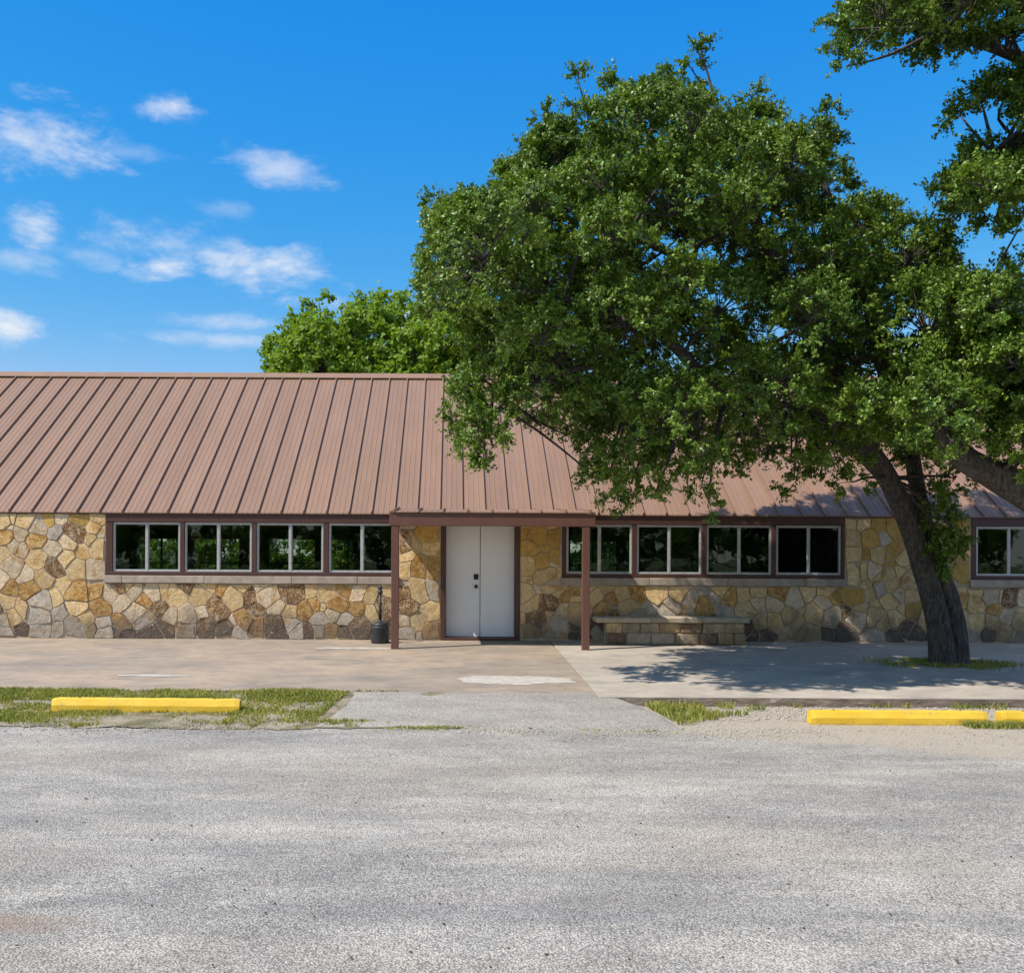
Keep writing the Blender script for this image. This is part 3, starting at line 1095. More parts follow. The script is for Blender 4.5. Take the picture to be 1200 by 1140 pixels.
# double door
DZ0, DZ1 = .055, 2.32
MB().box(DOOR0, DOOR0 + .098, WY - .02, WY + .29, -.004, 2.42, .006).obj('door_frame', 'brown_paint', bld)
MB().box(DOOR1 - .098, DOOR1, WY - .02, WY + .29, -.004, 2.42, .006).obj('door_frame', 'brown_paint', bld)
MB().box(DOOR0 + .098, DOOR1 - .098, WY - .018, WY + .29, DZ1 + .004, 2.42, .006).obj('door_frame', 'brown_paint', bld)
MB().box(DOOR0 + .02, DOOR1 - .02, WY - .06, WY + .29, -.003, DZ0 - .006, .006).obj('threshold', 'brown_paint', bld)
dm = .553
for (a, b) in ((DOOR0 + .101, dm - .006), (dm + .006, DOOR1 - .101)):
    dr = MB().box(a, b, WY + .235, WY + .28, DZ0, DZ1, .004).obj('door', 'door_paint', bld)
    if b < dm:
        hx = b - .075
        k = MB()
        # deadbolt rose and knob, lathes turned to face outwards
        def rose(z, rad, prof, name):
            V = []; n = 20
            for (r, dep) in prof:
                for q in range(n):
                    an = 2 * math.pi * q / n
                    V.append((hx + r * math.cos(an), WY + .235 - dep, z + r * math.sin(an)))
            Fs = [(i * n + q, i * n + (q + 1) % n, (i + 1) * n + (q + 1) % n, (i + 1) * n + q) for i in range(len(prof) - 1) for q in range(n)]
            Fs.append(tuple((len(prof) - 1) * n + q for q in range(n)))
            MB().poly(V, Fs).obj(name, 'bronze', dr, True)
        kz = at(558.5, 687.5, WY).z
        rose(kz, .04, [(.036, 0), (.036, .006), (.014, .008), (.014, .03), (.030, .036), (.036, .05), (.032, .064), (.016, .07)], 'handle')
        bz = at(558.5, 676, WY).z
        MB().box(hx - .046, hx + .046, WY + .212, WY + .236, bz - .055, bz + .055, .02).obj('deadbolt', 'bronze', dr)
        rose(bz, .02, [(.024, .0), (.024, .03), (.012, .034)], 'deadbolt')
MB().box(dm - .0055, dm + .0055, WY + .26, WY + .275, DZ0, DZ1).obj('door_seal', 'black_plastic', bld)

# --- roof
PW = .4416
SEAM0 = px_x(517) * 0 - .25      # a seam runs straight up the picture here
slope_len = math.hypot(RIDGE_Y - EAVE_Y, RIDGE_Z - EAVE_Z)
ang = math.atan(PITCH)


def panel_mesh(name, length, y0, z0, a):
    """pan with three pencil ribs, origin at its lower left corner, running up the slope"""
    prof = [(0.012, 0)]
    for c in (.115, .221, .327):
        prof += [(c - .011, 0), (c - .004, .006), (c + .004, .006), (c + .011, 0)]
    prof += [(PW - .012, 0)]
    V = []
    ca, sa = math.cos(a), math.sin(a)
    for (s) in (0, length):
        for (x, h) in prof:
            V.append((x, s * ca - h * sa, s * sa + h * ca))
    n = len(prof)
    # turned-down front lip
    for (x, h) in prof:
        V.append((x, -.004, -.022))
    Fs = [(i, i + 1, n + i + 1, n + i) for i in range(n - 1)] + [(2 * n + i, 2 * n + i + 1, i + 1, i) for i in range(n - 1)]
    return MB().poly(V, Fs).mesh(name)


def seam_mesh(name, length, a):
    ca, sa = math.cos(a), math.sin(a)
    prof = [(-.013, -.006), (-.013, .040), (-.008, .046), (.008, .046), (.013, .040), (.013, -.006)]
    V = []
    for s in (-.006, length):
        for (x, h) in prof:
            V.append((x, s * ca - h * sa, s * sa + h * ca))
    n = len(prof)
    Fs = [(i, i + 1, n + i + 1, n + i) for i in range(n - 1)] + [tuple(range(n)), tuple(range(2 * n - 1, n - 1, -1))]
    return MB().poly(V, Fs).mesh(name)


deck = MB()
dk = .03
deck.poly([(BX0, EAVE_Y + .01, EAVE_Z - dk), (BX1, EAVE_Y + .01, EAVE_Z - dk), (BX1, RIDGE_Y, RIDGE_Z - dk), (BX0, RIDGE_Y, RIDGE_Z - dk),
           (BX1, BACK_Y + .3, EAVE_Z - dk - .2), (BX0, BACK_Y + .3, EAVE_Z - dk - .2)], [(0, 1, 2, 3), (3, 2, 4, 5)])
roof = deck.obj('roof', 'roof_metal', bld)
pm, sm = panel_mesh('roof_panel', slope_len, EAVE_Y, EAVE_Z, ang), seam_mesh('roof_seam', slope_len, ang)
pm.materials.append(M['roof_metal']); sm.materials.append(M['roof_metal'])
k0 = int(math.floor((BX0 - SEAM0) / PW))
PORCH0, PORCH1 = -1.135, 2.575
seams = []
k = k0
while SEAM0 + (k + 1) * PW < BX1:
    x = SEAM0 + k * PW
    k += 1
    if x < BX0:
        continue
    seams.append(x)
    link('roof_panel', pm, None, roof, (x, EAVE_Y, EAVE_Z))
    link('roof_seam', sm, None, roof, (x, EAVE_Y, EAVE_Z))
# ridge cap, folded over both slopes
rc = MB()
V = []
for x in (BX0 - .05, BX1 + .05):
    V += [(x, RIDGE_Y - .20, RIDGE_Z - .20 * PITCH + .066), (x, RIDGE_Y - .20, RIDGE_Z - .20 * PITCH + .046), (x, RIDGE_Y - .012, RIDGE_Z + .075), (x, RIDGE_Y + .012, RIDGE_Z + .075), (x, RIDGE_Y + .20, RIDGE_Z - .20 * PITCH + .066)]
rc.poly(V, [(i, i + 1, i + 6, i + 5) for i in (1, 2, 3)][1:] + [(0, 2, 7, 5), (0, 1, 6, 5)])
rc.obj('ridge_cap', 'roof_metal', roof)

# --- porch: low lean-to roof on a beam and two posts
PY_ = 18.5
PZ = 2.415                    # top of the beam
PS = .07
pa = math.atan(PS)
plen = 1.70 / math.cos(pa)
ppm, psm = panel_mesh('roof_panel', plen, 0, 0, pa), seam_mesh('roof_seam', plen, pa)
ppm.materials.append(M['roof_metal']); psm.materials.append(M['roof_metal'])
pdeck = MB()
py0 = PY_ - .10
pdeck.poly([(PORCH0, py0 + .01, PZ), (PORCH1, py0 + .01, PZ), (PORCH1, py0 + 1.69, PZ + 1.68 * PS), (PORCH0, py0 + 1.69, PZ + 1.68 * PS),
            (PORCH0, py0 + .01, PZ + .02), (PORCH1, py0 + .01, PZ + .02), (PORCH1, py0 + 1.69, PZ + .02 + 1.68 * PS), (PORCH0, py0 + 1.69, PZ + .02 + 1.68 * PS)],
           [(0, 1, 2, 3), (4, 5, 6, 7), (0, 1, 5, 4), (1, 2, 6, 5), (2, 3, 7, 6), (3, 0, 4, 7)])
proof = pdeck.obj('porch_roof', 'brown_paint_light', bld)
nP = int(round((PORCH1 - PORCH0) / PW))
xs0 = PORCH0 + ((PORCH1 - PORCH0) - nP * PW) / 2
for i in range(nP):
    link('roof_panel', ppm, None, proof, (xs0 + i * PW, py0, PZ + .024))
for i in range(nP + 1):
    link('roof_seam', psm, None, proof, (xs0 + i * PW, py0, PZ + .024))
MB().box(PORCH0, PORCH1, PY_ - .075, PY_ + .06, PZ - .235, PZ - .003, .006).obj('porch_beam', 'brown_paint_light', bld)
for sx in (PORCH0 + .06, PORCH1 - .06):
    MB().box(sx - .035, sx + .035, PY_ + .06, WY - .03, PZ - .225, PZ - .01, .005).obj('porch_beam', 'brown_paint_light', bld)
for px in (463.2, 686.5):
    X = (px - PX) / F * PY_ + .0
    MB().box(X - .068, X + .068, PY_ - .068, PY_ + .055, slab_z(PY_) - .02, PZ - .236, .008).obj('porch_post', 'brown_paint_light', bld)
# unseen porch ceiling board, made pale to bounce light onto the doors
MB().box(PORCH0 + .10, PORCH1 - .10, PY_ + .065, WY - .045, PZ - .03, PZ - .012).obj('porch_ceiling', 'door_paint', bld)

# --- the inside seen through the panes: floor, ceiling, rear wall with windows, cross walls
shell = MB()
BY = BACK_Y
shell.box(BX0, BX1, WY + .30, BY, .004, .012)
MB().box(BX0, BX1, WY + .30, BY, .004, .014).obj('interior_floor', 'interior_floor', bld)
MB().box(BX0, BX1, WY + .285, BY, 2.50, 2.53).obj('interior_ceiling', 'interior_wall', bld)
rw = MB()
rear = [(-13, -11), (-9.6, -8.2), (-7.9, -6.5), (-5.6, -4.2), (-3.9, -2.5), (3.6, 5.0), (5.3, 6.7), (7.1, 8.4)]
cur = BX0
for (a, b) in rear:
    rw.box(cur, a, BY, BY + .25, -.3, 2.5)
    rw.box(a, b, BY, BY + .25, -.3, .75).box(a, b, BY, BY + .25, 2.15, 2.5)
    cur = b
rw.box(cur, BX1, BY, BY + .25, -.3, 2.5)
rw.obj('rear_wall', 'interior_wall', bld)
for (a, b) in rear:
    rb = MB()
    rb.box((a + b) / 2 - .025, (a + b) / 2 + .025, BY + .08, BY + .14, .75, 2.15).box(a, b, BY + .08, BY + .14, 1.4, 1.44)
    rb.obj('rear_window', 'brown_paint', bld)
for x in (BX0, BX1 - .2):
    gable = MB().poly([(x, WY + .281, -.3), (x, BY, -.3), (x, BY, 2.49), (x, RIDGE_Y, RIDGE_Z - .08), (x, WY + .281, 2.49),
                       (x + .2, WY + .281, -.3), (x + .2, BY, -.3), (x + .2, BY, 2.49), (x + .2, RIDGE_Y, RIDGE_Z - .08), (x + .2, WY + .281, 2.49)],
                      [(0, 1, 2, 3, 4), (9, 8, 7, 6, 5)] + [(i, (i + 1) % 5, 5 + (i + 1) % 5, 5 + i) for i in range(5)])
    gable.obj('gable_wall', 'mortar', bld)
MB().box(4.92, 5.04, WY + .6, BY - 3, .02, 2.49).obj('partition', 'interior_wall', bld)
MB().box(5.04, 9.3, 24.6, 24.72, .02, 2.49).obj('partition', 'interior_wall', bld)
MB().box(-2.2, -2.08, WY + 2.6, WY + 3.4, .02, 2.49).obj('partition', 'interior_wall', bld)
MB().box(9.3, 15, 23.2, 23.3, .02, 2.49).obj('partition', 'interior_wall', bld)
# dark curtain in the last window of the right band
cu = MB()
cv = []
for i in range(41):
    x = 6.98 + .6 * i / 40
    cv += [(x, WY + .42 + .03 * math.sin(i * 1.1), 1.0), (x, WY + .42 + .03 * math.sin(i * 1.1 + .3), 2.12)]
cu.poly(cv, [(2 * i, 2 * i + 2, 2 * i + 3, 2 * i + 1) for i in range(40)])
cu.obj('curtain', 'curtain', bld, True)

# ------------------------------------------------------------------ bench
BF, BB = 19.36, 19.86
bx0, bx1 = 2.72, 5.62
bench = thing('stone_bench', 'low stone bench with a slab seat against the wall below the right windows', 'bench', ((bx0 + bx1) / 2, 19.6, slab_z(19.6)))
cuts = [bx0, 3.75, 4.72, bx1]
for a, b in zip(cuts[:-1], cuts[1:]):
    MB().box(a + .004, b - .004, BF - .07, BB, .40 + random.uniform(0, .006), .495 + random.uniform(0, .006), .012).obj('seat_slab', 'bench_stone', bench)
core = MB().box(bx0 + .22, bx1 - .10, BF + .03, BB - .04, -.02, .40).obj('base', 'mortar', bench)
rows = [(.0, .21), (.21, .395)]
for ri, (z0, z1) in enumerate(rows):
    x = bx0 + .19
    while x < bx1 - .09:
        L = random.uniform(.26, .55)
        x2 = min(x + L, bx1 - .07)
        if bx1 - .07 - x2 < .15: x2 = bx1 - .07
        j = .03
        poly = [(x, z0 - .012), (x2 + random.uniform(-j, j), z0 - .012), (x2 + random.uniform(-j, j), z1), ((x + x2) / 2, z1 + random.uniform(-.0, .008)), (x, z1)]
        r = stone_mesh(poly, .007, .05, BF + .03)
        if r:
            V, Fs, c, ar = r
            me = MB().poly(V, Fs).mesh('stone', True)
            kk = random.choice(['stone_tan', 'stone_cream', 'stone_grey', 'stone_grey', 'stone_pitted', 'stone_ochre']) if x < 4.9 else 'stone_tan'
            link('stone', me, kk, bench, c)
        x = x2

# ------------------------------------------------------------------ smokers' post
ax, ay = -1.365, 19.45
az = slab_z(ay)
ash = thing('ash_receptacle', 'black plastic smokers ash receptacle with a slim neck beside the porch post', 'ash can', (ax, ay, az))
MB().lathe([(.165, az), (.172, az + .02), (.170, az + .27), (.176, az + .285), (.176, az + .31), (.165, az + .325)], ax, ay).obj('base', 'black_plastic', ash, True)
MB().lathe([(.163, az + .326), (.13, az + .37), (.07, az + .405), (.036, az + .42), (.030, az + .44)], ax, ay).obj('lid', 'black_plastic', ash, True)
MB().lathe([(.029, az + .43), (.027, az + .93)], ax, ay, 18).obj('neck', 'black_plastic', ash, True)
MB().lathe([(.036, az + .925), (.048, az + .945), (.048, az + .985), (.036, az + 1.0), (.024, az + 1.02), (.040, az + 1.03), (.052, az + 1.045), (.03, az + 1.075), (.008, az + 1.085)], ax, ay, 20).obj('cap', 'black_plastic', ash, True)


# ------------------------------------------------------------------ wheel stops
def wheel_stop(x0, x1, y, rot, label, dip=0.0):
    L = x1 - x0
    t = thing('wheel_stop', label, 'wheel stop', ((x0 + x1) / 2, y, LOT), 'yellow wheel stops along the lot')
    hb, ht, h = .085, .045, .155
    prof = [(-hb, -.02), (-hb, .075), (-ht - .012, h - .006), (-ht, h), (ht, h), (ht + .012, h - .006), (hb, .075), (hb, -.02)]
    n = len(prof); NS = 40
    V = []
    for i in range(NS + 1):
        s = -L / 2 + L * i / NS
        e = .93 if i in (0, NS) else 1.0
        for (yy, zz) in prof:
            nz = mnoise.noise(Vector((s * 5 + x0, yy * 20, zz * 20))) * .004
            V.append((s, yy * e + nz, (zz * (e if zz > 0 else 1)) + nz))
    Fs = [(i * n + j, (i + 1) * n + j, (i + 1) * n + (j + 1) % n, i * n + (j + 1) % n) for i in range(NS) for j in range(n)]
    Fs += [tuple(range(n)), tuple(NS * n + j for j in range(n - 1, -1, -1))]
    me = MB().poly(V, Fs).mesh('body')
    me.materials.append(M['yellow_paint'])
    o = bpy.data.objects.new('body', me); col.objects.link(o); o.parent = t
    for s in (-L * .36, L * .36):
        pin = MB().lathe([(.014, h - .01), (.014, h + .006), (.008, h + .008)], s, 0, 10)
        po = bpy.data.objects.new('anchor_pin', pin.mesh('anchor_pin')); po.data.materials.append(M['litter']); col.objects.link(po); po.parent = t
    t.rotation_euler = (0, dip, rot)
    return t


a0 = at(60, 837, 12.22); a1 = at(280, 839, 12.22)
wheel_stop(a0.x, a1.x, 12.3, .006, 'yellow concrete wheel stop lying in the grass on the left', .004).location.z = H(-3.5, 12.3) - .002
b0 = at(951, 848, 11.85); b1 = at(1158, 848, 11.85)
wheel_stop(b0.x, b1.x, 11.93, -.004, 'yellow concrete wheel stop on bare gravel below the oak trunk')
c0 = at(1174, 848, 11.85)
wheel_stop(c0.x, c0.x + 2.05, 11.93, -.002, 'yellow concrete wheel stop cut off by the right picture edge')


# ------------------------------------------------------------------ trees
def tube(path, radii, n=10, bark=0.0, seed=0.0, sub=1):
    """tapered limb along a path, with optional bark ridges; returns verts, faces"""
    P = [Vector(p) for p in path]
    if sub > 1:
        Q = []; RR = []
        m = len(P)
        for i in range(m - 1):
            p0, p1, p2, p3 = P[max(i - 1, 0)], P[i], P[i + 1], P[min(i + 2, m - 1)]
            for k in range(sub):
                t = k / sub
                Q.append(.5 * ((2 * p1) + (-p0 + p2) * t + (2 * p0 - 5 * p1 + 4 * p2 - p3) * t * t + (-p0 + 3 * p1 - 3 * p2 + p3) * t ** 3))
                RR.append(radii[i] + (radii[i + 1] - radii[i]) * t)
        Q.append(P[-1]); RR.append(radii[-1])
        P, radii = Q, RR
    V = []
    ref = Vector((0.3, 1, 0.1))
    for i, p in enumerate(P):
        d = (P[min(i + 1, len(P) - 1)] - P[max(i - 1, 0)]).normalized()
        a = d.cross(ref)
        if a.length < .1: a = d.cross(Vector((1, 0, 0)))
        a.normalize(); b = d.cross(a)
        for k in range(n):
            th = 2 * math.pi * k / n
            r = radii[i]
            if bark:
                r *= 1 + bark * mnoise.noise(Vector((math.cos(th) * 3.2 + seed, math.sin(th) * 3.2, i * .10))) \
                     + bark * .7 * mnoise.noise(Vector((math.cos(th) * 9 + seed, math.sin(th) * 9, i * .22)))
            q = p + a * (r * math.cos(th)) + b * (r * math.sin(th))
            V.append(tuple(q))
    m = len(P)
    Fs = [(i * n + k, i * n + (k + 1) % n, (i + 1) * n + (k + 1) % n, (i + 1) * n + k) for i in range(m - 1) for k in range(n)]
    Fs.append(tuple((m - 1) * n + k for k in range(n)))
    return V, Fs


def unit(a):
    return a / np.maximum(np.linalg.norm(a, axis=-1, keepdims=True), 1e-6)


def leaves(lobes, ctr, clumps, twigs, per, leaf, twig_len, droop=.15, up=.35):
    """lobes: array x,y,z,r. clusters sit on the lobe skins, twigs spring from them, leaves line the twigs"""
    L = np.asarray(lobes, float)
    nc = np.maximum(3, (clumps * (L[:, 3] / L[:, 3].mean()) ** 2).astype(int))
    idx = np.repeat(np.arange(len(L)), nc)
    d = unit(rng.normal(size=(len(idx), 3)))
    out = unit(L[idx, :3] - ctr)
    d = unit(d + out * .3 + np.array([0, 0, up]))
    C = L[idx, :3] + d * (L[idx, 3] * (rng.uniform(.25, 1.0, len(idx)) ** .4))[:, None]
    # twigs
    ti = np.repeat(np.arange(len(C)), twigs)
    td = unit(d[ti] * .8 + rng.normal(size=(len(ti), 3)) * .75 + np.array([0, 0, -droop]))
    tl = twig_len * rng.uniform(.55, 1.25, len(ti))
    # leaves
    li = np.repeat(np.arange(len(ti)), per)
    s = rng.uniform(.1, 1.0, len(li))
    pos_ = C[ti[li]] + td[li] * (tl[li] * s)[:, None] + rng.normal(size=(len(li), 3)) * leaf * .35
    ld = unit(td[li] * .55 + rng.normal(size=(len(li), 3)) * .8 + np.array([0, 0, .05]))
    nrm = unit(d[ti[li]] * .75 + np.array([0, 0, .5]) + rng.normal(size=(len(li), 3)) * .42)
    side = unit(np.cross(ld, nrm))
    nn_ = np.cross(side, ld)
    sz = leaf * rng.uniform(.55, 1.45, len(li))
    a = pos_ - ld * (sz * .5)[:, None]
    tip = pos_ + ld * (sz * .55)[:, None]
    mid = pos_ - nn_ * (sz * .03)[:, None]
    wd = (sz * rng.uniform(.26, .36, len(li)))[:, None]
    l = mid + side * wd + nn_ * (sz * .10)[:, None]
    r = mid - side * wd + nn_ * (sz * .10)[:, None]
    V = np.stack([a, l, tip, r], 1).reshape(-1, 3)
    n = len(li)
    b4 = np.arange(n, dtype=np.int32)[:, None] * 4
    Fc = np.concatenate([b4 + np.array([0, 2, 1]), b4 + np.array([0, 3, 2])], 1).reshape(-1, 3)
    return V, Fc, C, idx


def inside(poly, x, y):
    c = False
    n = len(poly)
    for i in range(n):
        x1, y1 = poly[i]; x2, y2 = poly[(i + 1) % n]
        if (y1 > y) != (y2 > y) and x < (x2 - x1) * (y - y1) / (y2 - y1) + x1:
            c = not c
    return c


def edge_dist(poly, x, y):
    best = 1e9
    for i in range(len(poly)):
        x1, y1 = poly[i]; x2, y2 = poly[(i + 1) % len(poly)]
        dx, dy = x2 - x1, y2 - y1
        t = max(0, min(1, ((x - x1) * dx + (y - y1) * dy) / (dx * dx + dy * dy + 1e-9)))
        best = min(best, math.hypot(x - x1 - t * dx, y - y1 - t * dy))
    return best


def crown_lobes(poly, d0f, tmax, rmin, rmax, mind, n, seed, kt=.045):
    """spread lobes through a crown whose outline is poly; it is about as deep as it is wide"""
    rn = random.Random(seed)
    xs = [p[0] for p in poly]; ys = [p[1] for p in poly]
    out = []
    for _ in range(n * 60):
        if len(out) >= n:
            break
        x, y = rn.uniform(min(xs), max(xs)), rn.uniform(min(ys), max(ys))
        if not inside(poly, x, y):
            continue
        e = edge_dist(poly, x, y)
        d0 = d0f(x, y)
        T = min(tmax, kt * e * d0 / 15.0)
        d = d0 + rn.uniform(-1, 1) * T
        ppm_ = F / d
        r = rn.uniform(rmin, rmax)
        r = min(r, max(.22, (e + 6) / ppm_ * .9))
        p = at(x, y, d)
        if e < (r * .8 + .08) * ppm_:
            continue
        if all((p - q[0]).length > mind * (r + q[1]) for q in out):
            out.append((p, r))
    return out


def make_tree(name, label, trunk_parts, limbs, lobes, ctr, leafmat, clumps, twigs, per, leaf, twig_len, droop=.15, up=.35, base=(0, 0, 0), group=None, branch_r=.03):
    t = thing(name, label, 'tree', base, group)
    b = MB()
    for (path, rad, n, bk, sd) in trunk_parts:
        V, Fs = tube(path, rad, n, bk, sd, 8)
        b.poly(V, Fs)
    b.obj('trunk', 'bark', t, True)
    nodes = []
    for (path, rad) in limbs:
        V, Fs = tube(path, rad, 12, .07, len(nodes), 6)
        MB().poly(V, Fs).obj('limb', 'bark', t, True)
        for i in range(len(path) - 1):
            for k in range(5):
                f = k / 5
                nodes.append(Vector(path[i]).lerp(Vector(path[i + 1]), f))
        nodes.append(Vector(path[-1]))
    Lb = [(p.x, p.y, p.z, r) for p, r in lobes]
    V, Fc, C, idx = leaves(Lb, np.array(ctr), clumps, twigs, per, leaf, twig_len, droop, up)
    br = MB()
    rn = random.Random(5)
    for i, (p, r) in enumerate(lobes):
        q = min(nodes, key=lambda k: (k - p).length + .6 * max(0, k.z - p.z))
        mid = q.lerp(p, .5) + Vector((rn.uniform(-.15, .15), rn.uniform(-.15, .15), rn.uniform(-.05, .2)))
        br.poly(*tube([q, mid, p], [branch_r, branch_r * .65, branch_r * .33], 6, 0, 0, 3))
    for k in range(0, len(C), 3):
        p = lobes[idx[k]][0]
        c = Vector(C[k])
        m = p.lerp(c, .5) + Vector((rn.uniform(-.06, .06), rn.uniform(-.06, .06), rn.uniform(-.02, .06)))
        br.poly(*tube([p, m, c], [.008, .006, .003], 4, 0, 0, 1))
    me = bpy.data.meshes.new('branches'); me.from_pydata(br.v, [], br.f)
    me.polygons.foreach_set('use_smooth', [True] * len(me.polygons))
    link('branches', me, 'bark', t)
    me = np_mesh('crown', V, Fc, 3)
    link('crown', me, leafmat, t)
    return t


# --- the live oak
OAK = [(484, 330), (500, 236), (556, 224), (604, 182), (640, 132), (668, 140), (676, 92), (706, 128), (722, 100), (762, 92), (796, 88), (818, 62), (838, 112),
       (872, 132), (886, 114), (930, 152), (966, 130), (988, 165), (998, 215), (1040, 228), (1110, 258), (1118, 306), (1150, 330), (1190, 345), (1190, 470),
       (1150, 560), (1100, 580), (1050, 545), (1000, 560), (965, 560), (930, 540), (915, 505), (885, 540), (850, 535), (820, 575), (775, 565), (745, 575), (712, 580), (684, 545),
       (655, 508), (625, 500), (596, 492), (575, 540), (556, 535), (530, 492), (556, 445), (556, 405), (522, 368)]


def oak_d(x, y):
    # the crown leans from the trunk towards the camera on its left side
    return 15.7 + (x - 800) / 400 * .6


oak_l = crown_lobes(OAK, oak_d, 2.7, .36, .92, .70, 150, 11)
# hanging skirts along the lower edge, and tufts on the outline
for (x, y0, y1, r) in [(574, 500, 545, .22), (556, 480, 535, .25), (598, 470, 500, .22), (716, 540, 588, .22), (742, 545, 590, .2), (700, 520, 560, .25), (768, 550, 582, .2), (826, 540, 590, .22), (846, 520, 545, .2),
                       (880, 510, 550, .2), (932, 520, 562, .24), (962, 530, 556, .22), (1000, 530, 565, .25), (660, 480, 510, .2), (630, 470, 500, .2), (800, 540, 560, .2), (540, 460, 500, .25),
                       (676, 92, 130, .16), (818, 62, 110, .2), (884, 118, 140, .2), (966, 135, 160, .2), (640, 135, 160, .2), (512, 244, 262, .22), (503, 325, 345, .22), (720, 105, 130, .2), (780, 95, 120, .2), (540, 250, 275, .32), (530, 300, 330, .34), (522, 340, 365, .30), (553, 320, 350, .40), (565, 385, 410, .30), (570, 262, 290, .45), (600, 215, 240, .4), (575, 350, 380, .40), (555, 445, 470, .28), (640, 165, 195, .34), (660, 180, 205, .4), (700, 150, 180, .36)]:
    m = max(2, int((y1 - y0) / 14))
    for k in range(m):
        yy = y0 + (y1 - y0) * k / (m - 1)
        dd = oak_d(x, yy) + random.uniform(-.9, .7) - (.8 if y0 > 400 else 0)
        oak_l.append((at(x + random.uniform(-5, 5), yy, dd), r * random.uniform(.8, 1.1)))
# leafy shoots on the trunk, and a bough reaching back over the eave
for (x, y, r) in [(1108, 612, .30), (1102, 640, .28), (1116, 650, .24), (1110, 670, .22), (1096, 600, .24), (1125, 628, .18), (1090, 580, .28), (1070, 540, .34), (1062, 520, .3), (1120, 560, .3)]:
    oak_l.append((at(x, y, 16.3 + random.uniform(-.2, .15)), r))
for (x, d, z, r) in [(5.3, 19.3, 3.9, .42), (6.0, 19.35, 3.7, .45), (6.6, 19.4, 4.0, .45), (7.2, 19.2, 3.7, .4), (5.0, 19.1, 4.5, .4), (3.9, 19.2, 3.35, .22), (4.5, 19.25, 3.4, .2)]:
    oak_l.append((Vector((x, d, z)), r))
tb = Vector((8.13, 16.75, slab_z(16.75)))
T = lambda x, y, d: at(x, y, d)
stemL = [tb + Vector((-.10, -.05, -.12)), T(1101, 740, 16.7), T(1092, 700, 16.65), T(1078, 655, 16.55), T(1062, 605, 16.4), T(1040, 560, 16.25), T(1012, 520, 16.1)]
stemR = [tb + Vector((.13, .05, -.12)), T(1119, 740, 16.8), T(1110, 700, 16.8), T(1096, 655, 16.8), T(1084, 612, 16.75), T(1075, 570, 16.7), T(1066, 520, 16.6)]
trunkp = [(stemL, [.24, .185, .17, .165, .165, .16, .15], 44, .10, 1.0), (stemR, [.24, .185, .17, .15, .125, .12, .11], 40, .10, 6.0)]
limbs = [([T(1012, 520, 16.1), T(965, 490, 15.8), T(905, 480, 15.4), T(850, 470, 15.0), T(790, 455, 14.8), T(700, 430, 14.6), T(630, 448, 14.7), T(575, 485, 14.8)], [.2, .17, .14, .12, .09, .05, .03, .015]),
         ([T(1012, 520, 16.1), T(985, 440, 15.9), T(945, 370, 15.7), T(905, 300, 15.5), T(870, 220, 15.4), T(840, 150, 15.3)], [.18, .16, .13, .10, .07, .03]),
         ([T(945, 370, 15.7), T(860, 330, 15.3), T(770, 290, 14.9), T(680, 250, 14.7), T(600, 230, 14.5)], [.11, .08, .055, .03, .012]),
         ([T(850, 470, 15.0), T(760, 380, 14.2), T(660, 350, 13.8), T(560, 320, 13.8)], [.09, .075, .05, .03]),
         ([T(905, 480, 15.4), T(840, 400, 16.3), T(760, 330, 16.6), T(700, 240, 16.4)], [.1, .08, .055, .03]),
         ([T(1066, 520, 16.6), T(1040, 440, 16.4), T(1020, 360, 16.2), T(985, 280, 16.0), T(960, 190, 15.9)], [.16, .14, .11, .08, .03]),
         ([T(1066, 520, 16.6), T(1085, 450, 16.4), T(1100, 380, 16.2), T(1095, 300, 16.0)], [.13, .10, .07, .03]),
         ([T(1038, 560, 16.25), T(990, 520, 17.5), T(935, 505, 19.1)], [.12, .08, .04])]
make_tree('live_oak', 'big leaning live oak with twin stems standing in the slab before the wall', trunkp, limbs, oak_l, (3.8, 15.3, 4.8),
          'oak_leaf', 28, 7, 16, .046, .19, up=.72, base=tb)

# --- second oak beyond the right edge: its limb and boughs reach into the picture
OAK2 = [([(978, 32), (990, 5), (1040, -60), (1350, -110), (1350, 70), (1200, 52), (1140, 50), (1100, 74), (1050, 86), (992, 84)], 13.2, 40),
        ([(1112, 145), (1150, 112), (1200, 72), (1350, 72), (1350, 200), (1200, 165), (1175, 138)], 13.0, 22),
        ([(1088, 226), (1130, 192), (1200, 172), (1350, 205), (1350, 290), (1200, 272), (1130, 268)], 13.4, 26),
        ([(1100, 334), (1180, 318), (1260, 330), (1400, 330), (1460, 450), (1400, 560), (1280, 570), (1200, 560), (1150, 520), (1060, 560), (1020, 470), (1060, 420)], 14.0, 60)]
l2 = []
for oi, (pl_, dd_, n_) in enumerate(OAK2):
    l2 += crown_lobes(pl_, lambda x, y: dd_, 1.6, .30, .66, .52, n_, 21 + oi)
for (x, y, r) in [(985, 35, .2), (1000, 60, .2), (992, 78, .14), (1080, 70, .2), (1110, 60, .25), (1150, 60, .3), (1190, 50, .3), (1125, 135, .2), (1150, 120, .24), (1180, 110, .3), (1110, 228, .22), (1135, 205, .26), (1120, 258, .2), (1165, 262, .2), (1190, 275, .2), (1155, 180, .25), (1190, 310, .18)]:
    l2.append((at(x, y, 13.2 + random.uniform(-.5, .5)), r))
for (x, y, z, r) in [(9.3, 13.4, 8.9, .6), (10.0, 13.6, 8.3, .65), (8.8, 14.2, 8.2, .6), (10.4, 14.2, 7.2, .7), (9.6, 12.8, 7.6, .6), (10.8, 13.2, 6.2, .7), (9.9, 14.8, 6.3, .6), (10.9, 14.0, 5.0, .7)]:
    l2.append((Vector((x, y, z)), r))
t2 = Vector((9.6, 14.0, -.17))
